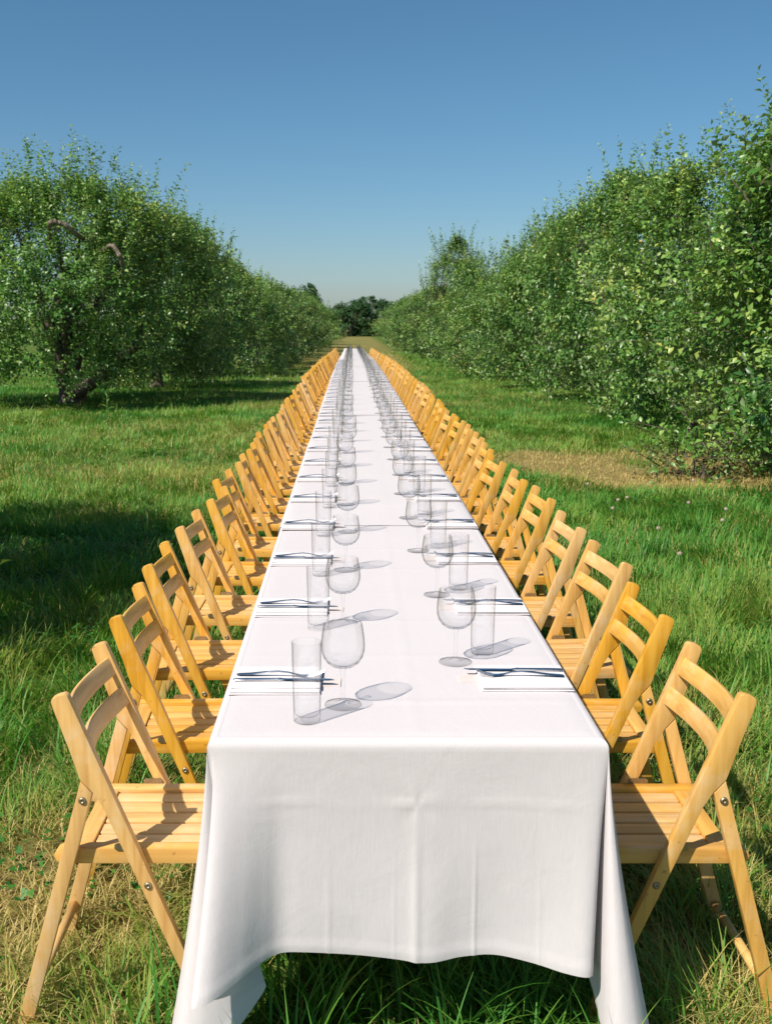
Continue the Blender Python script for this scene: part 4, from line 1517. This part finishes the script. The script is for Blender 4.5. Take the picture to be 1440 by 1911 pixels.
def weed_meshes(seed, n=16, h=0.42, leaf=0.15):
    rs = np.random.RandomState(seed)
    V, F = [], []
    tube([(0, 0, 0), (0.01, 0, h * 0.5), (0.015, 0.01, h)], [0.006, 0.005, 0.003], 5, V, F)
    st = mesh('stem', V, F, STEM, True)
    t = np.linspace(0.05, 1.0, n)
    a = np.arange(n) * 2.4
    P = np.stack([0.012 * t, 0.005 * t, h * t], 1)
    up = 0.25 + 0.9 * t ** 2
    D = unit(np.stack([np.cos(a), np.sin(a), up], 1) + rs.normal(0, 0.12, (n, 3)))
    Nn = unit(np.stack([-np.cos(a) * 0.6, -np.sin(a) * 0.6, np.ones(n)], 1))
    L = leaf * (1.15 - 0.55 * t); W = L * 0.26
    Vv, T, A = leaf_arrays(P, D, Nn, L, W, np.clip(rs.normal(0.55, 0.15, n), 0, 1))
    return st, tri_mesh('leaves', Vv, T, LEAF, {'rnd': A})


WEEDS = [weed_meshes(81), weed_meshes(82, 12, 0.2, 0.17)]
for k, (a, b, w_, sc_, lab) in enumerate([
        (200, 795, 0, 1.15, 'upright leafy weed in the grass before the gnarled trunk'),
        (285, 850, 1, 1.2, 'pale low weed with spreading leaves on the sunlit lawn'),
        (255, 852, 1, 0.9, 'smaller low weed beside the pale spreading one'),
        (40, 790, 1, 1.2, 'low leafy weed on the lawn left of the gnarled trunk'),
        (195, 845, 1, 1.0, 'dark low weed between the upright weed and the shaded grass'),
        (1245, 870, 0, 0.8, 'leafy weed at the edge of the straw-coloured patch')]):
    x, y = px_ground(a, b)
    f = empty('weed', (x, y, float(ghill(np.array(x), np.array(y))) - 0.01), k * 1.1)
    f.scale = (sc_, sc_, sc_)
    link('stem', WEEDS[w_][0], f); link('leaves', WEEDS[w_][1], f)
    tag(f, lab, 'weed', 'weeds in the lawn')

for (a, b, sc_, rz, lab) in ((1310, 893, 1.0, 0.5, 'small leafy apple sucker on the straw patch below the large tree'), (1265, 890, 0.62, 2.0, 'tiny apple sucker beside the larger one on the straw patch')):
    x, y = px_ground(a, b)
    plant_tree('sapling', x, y, sc_, sc_ * 1.2, rz, lab, None, 'sapling', 'apple_sapling')

APPLE = simple_mat('yellow_apple_skin', (0.55, 0.42, 0.06), 0.35, var=(30, (0.62, 0.30, 0.08)))
APPLE_ME = lathe('apple', [(0.0005, -0.030), (0.012, -0.033), (0.026, -0.026), (0.035, -0.008), (0.036, 0.008), (0.029, 0.025), (0.015, 0.031), (0.005, 0.027), (0.0005, 0.022)], APPLE, 12)
apple_trees = [o for o in COL.objects if o.name.startswith('apple_tree')]
for (a, b, d) in ((1030, 428, 23.2), (1040, 445, 23.3), (1046, 487, 23.1), (1058, 515, 23.0), (975, 546, 23.6), (1012, 470, 23.3), (1192, 488, 18.2), (1180, 452, 18.3), (1100, 560, 18.5), (1120, 610, 18.3), (930, 610, 28.4)):
    x = (a - 655) / 2000.0 * d - 0.11
    zz_ = EYE + d * math.tan(R(10.25) * -1 - math.atan((b - 955.5) / 2000.0))
    p = Vector((x, d, zz_))
    t = min(apple_trees, key=lambda o: (Vector((o.location.x, o.location.y)) - Vector((p.x, p.y))).length)
    ap = link('apple', APPLE_ME, t)
    loc = Matrix.LocRotScale(t.location, t.rotation_euler, t.scale).inverted() @ p
    ap.location = loc
    ap.rotation_euler = (0.4, 0.3, a)
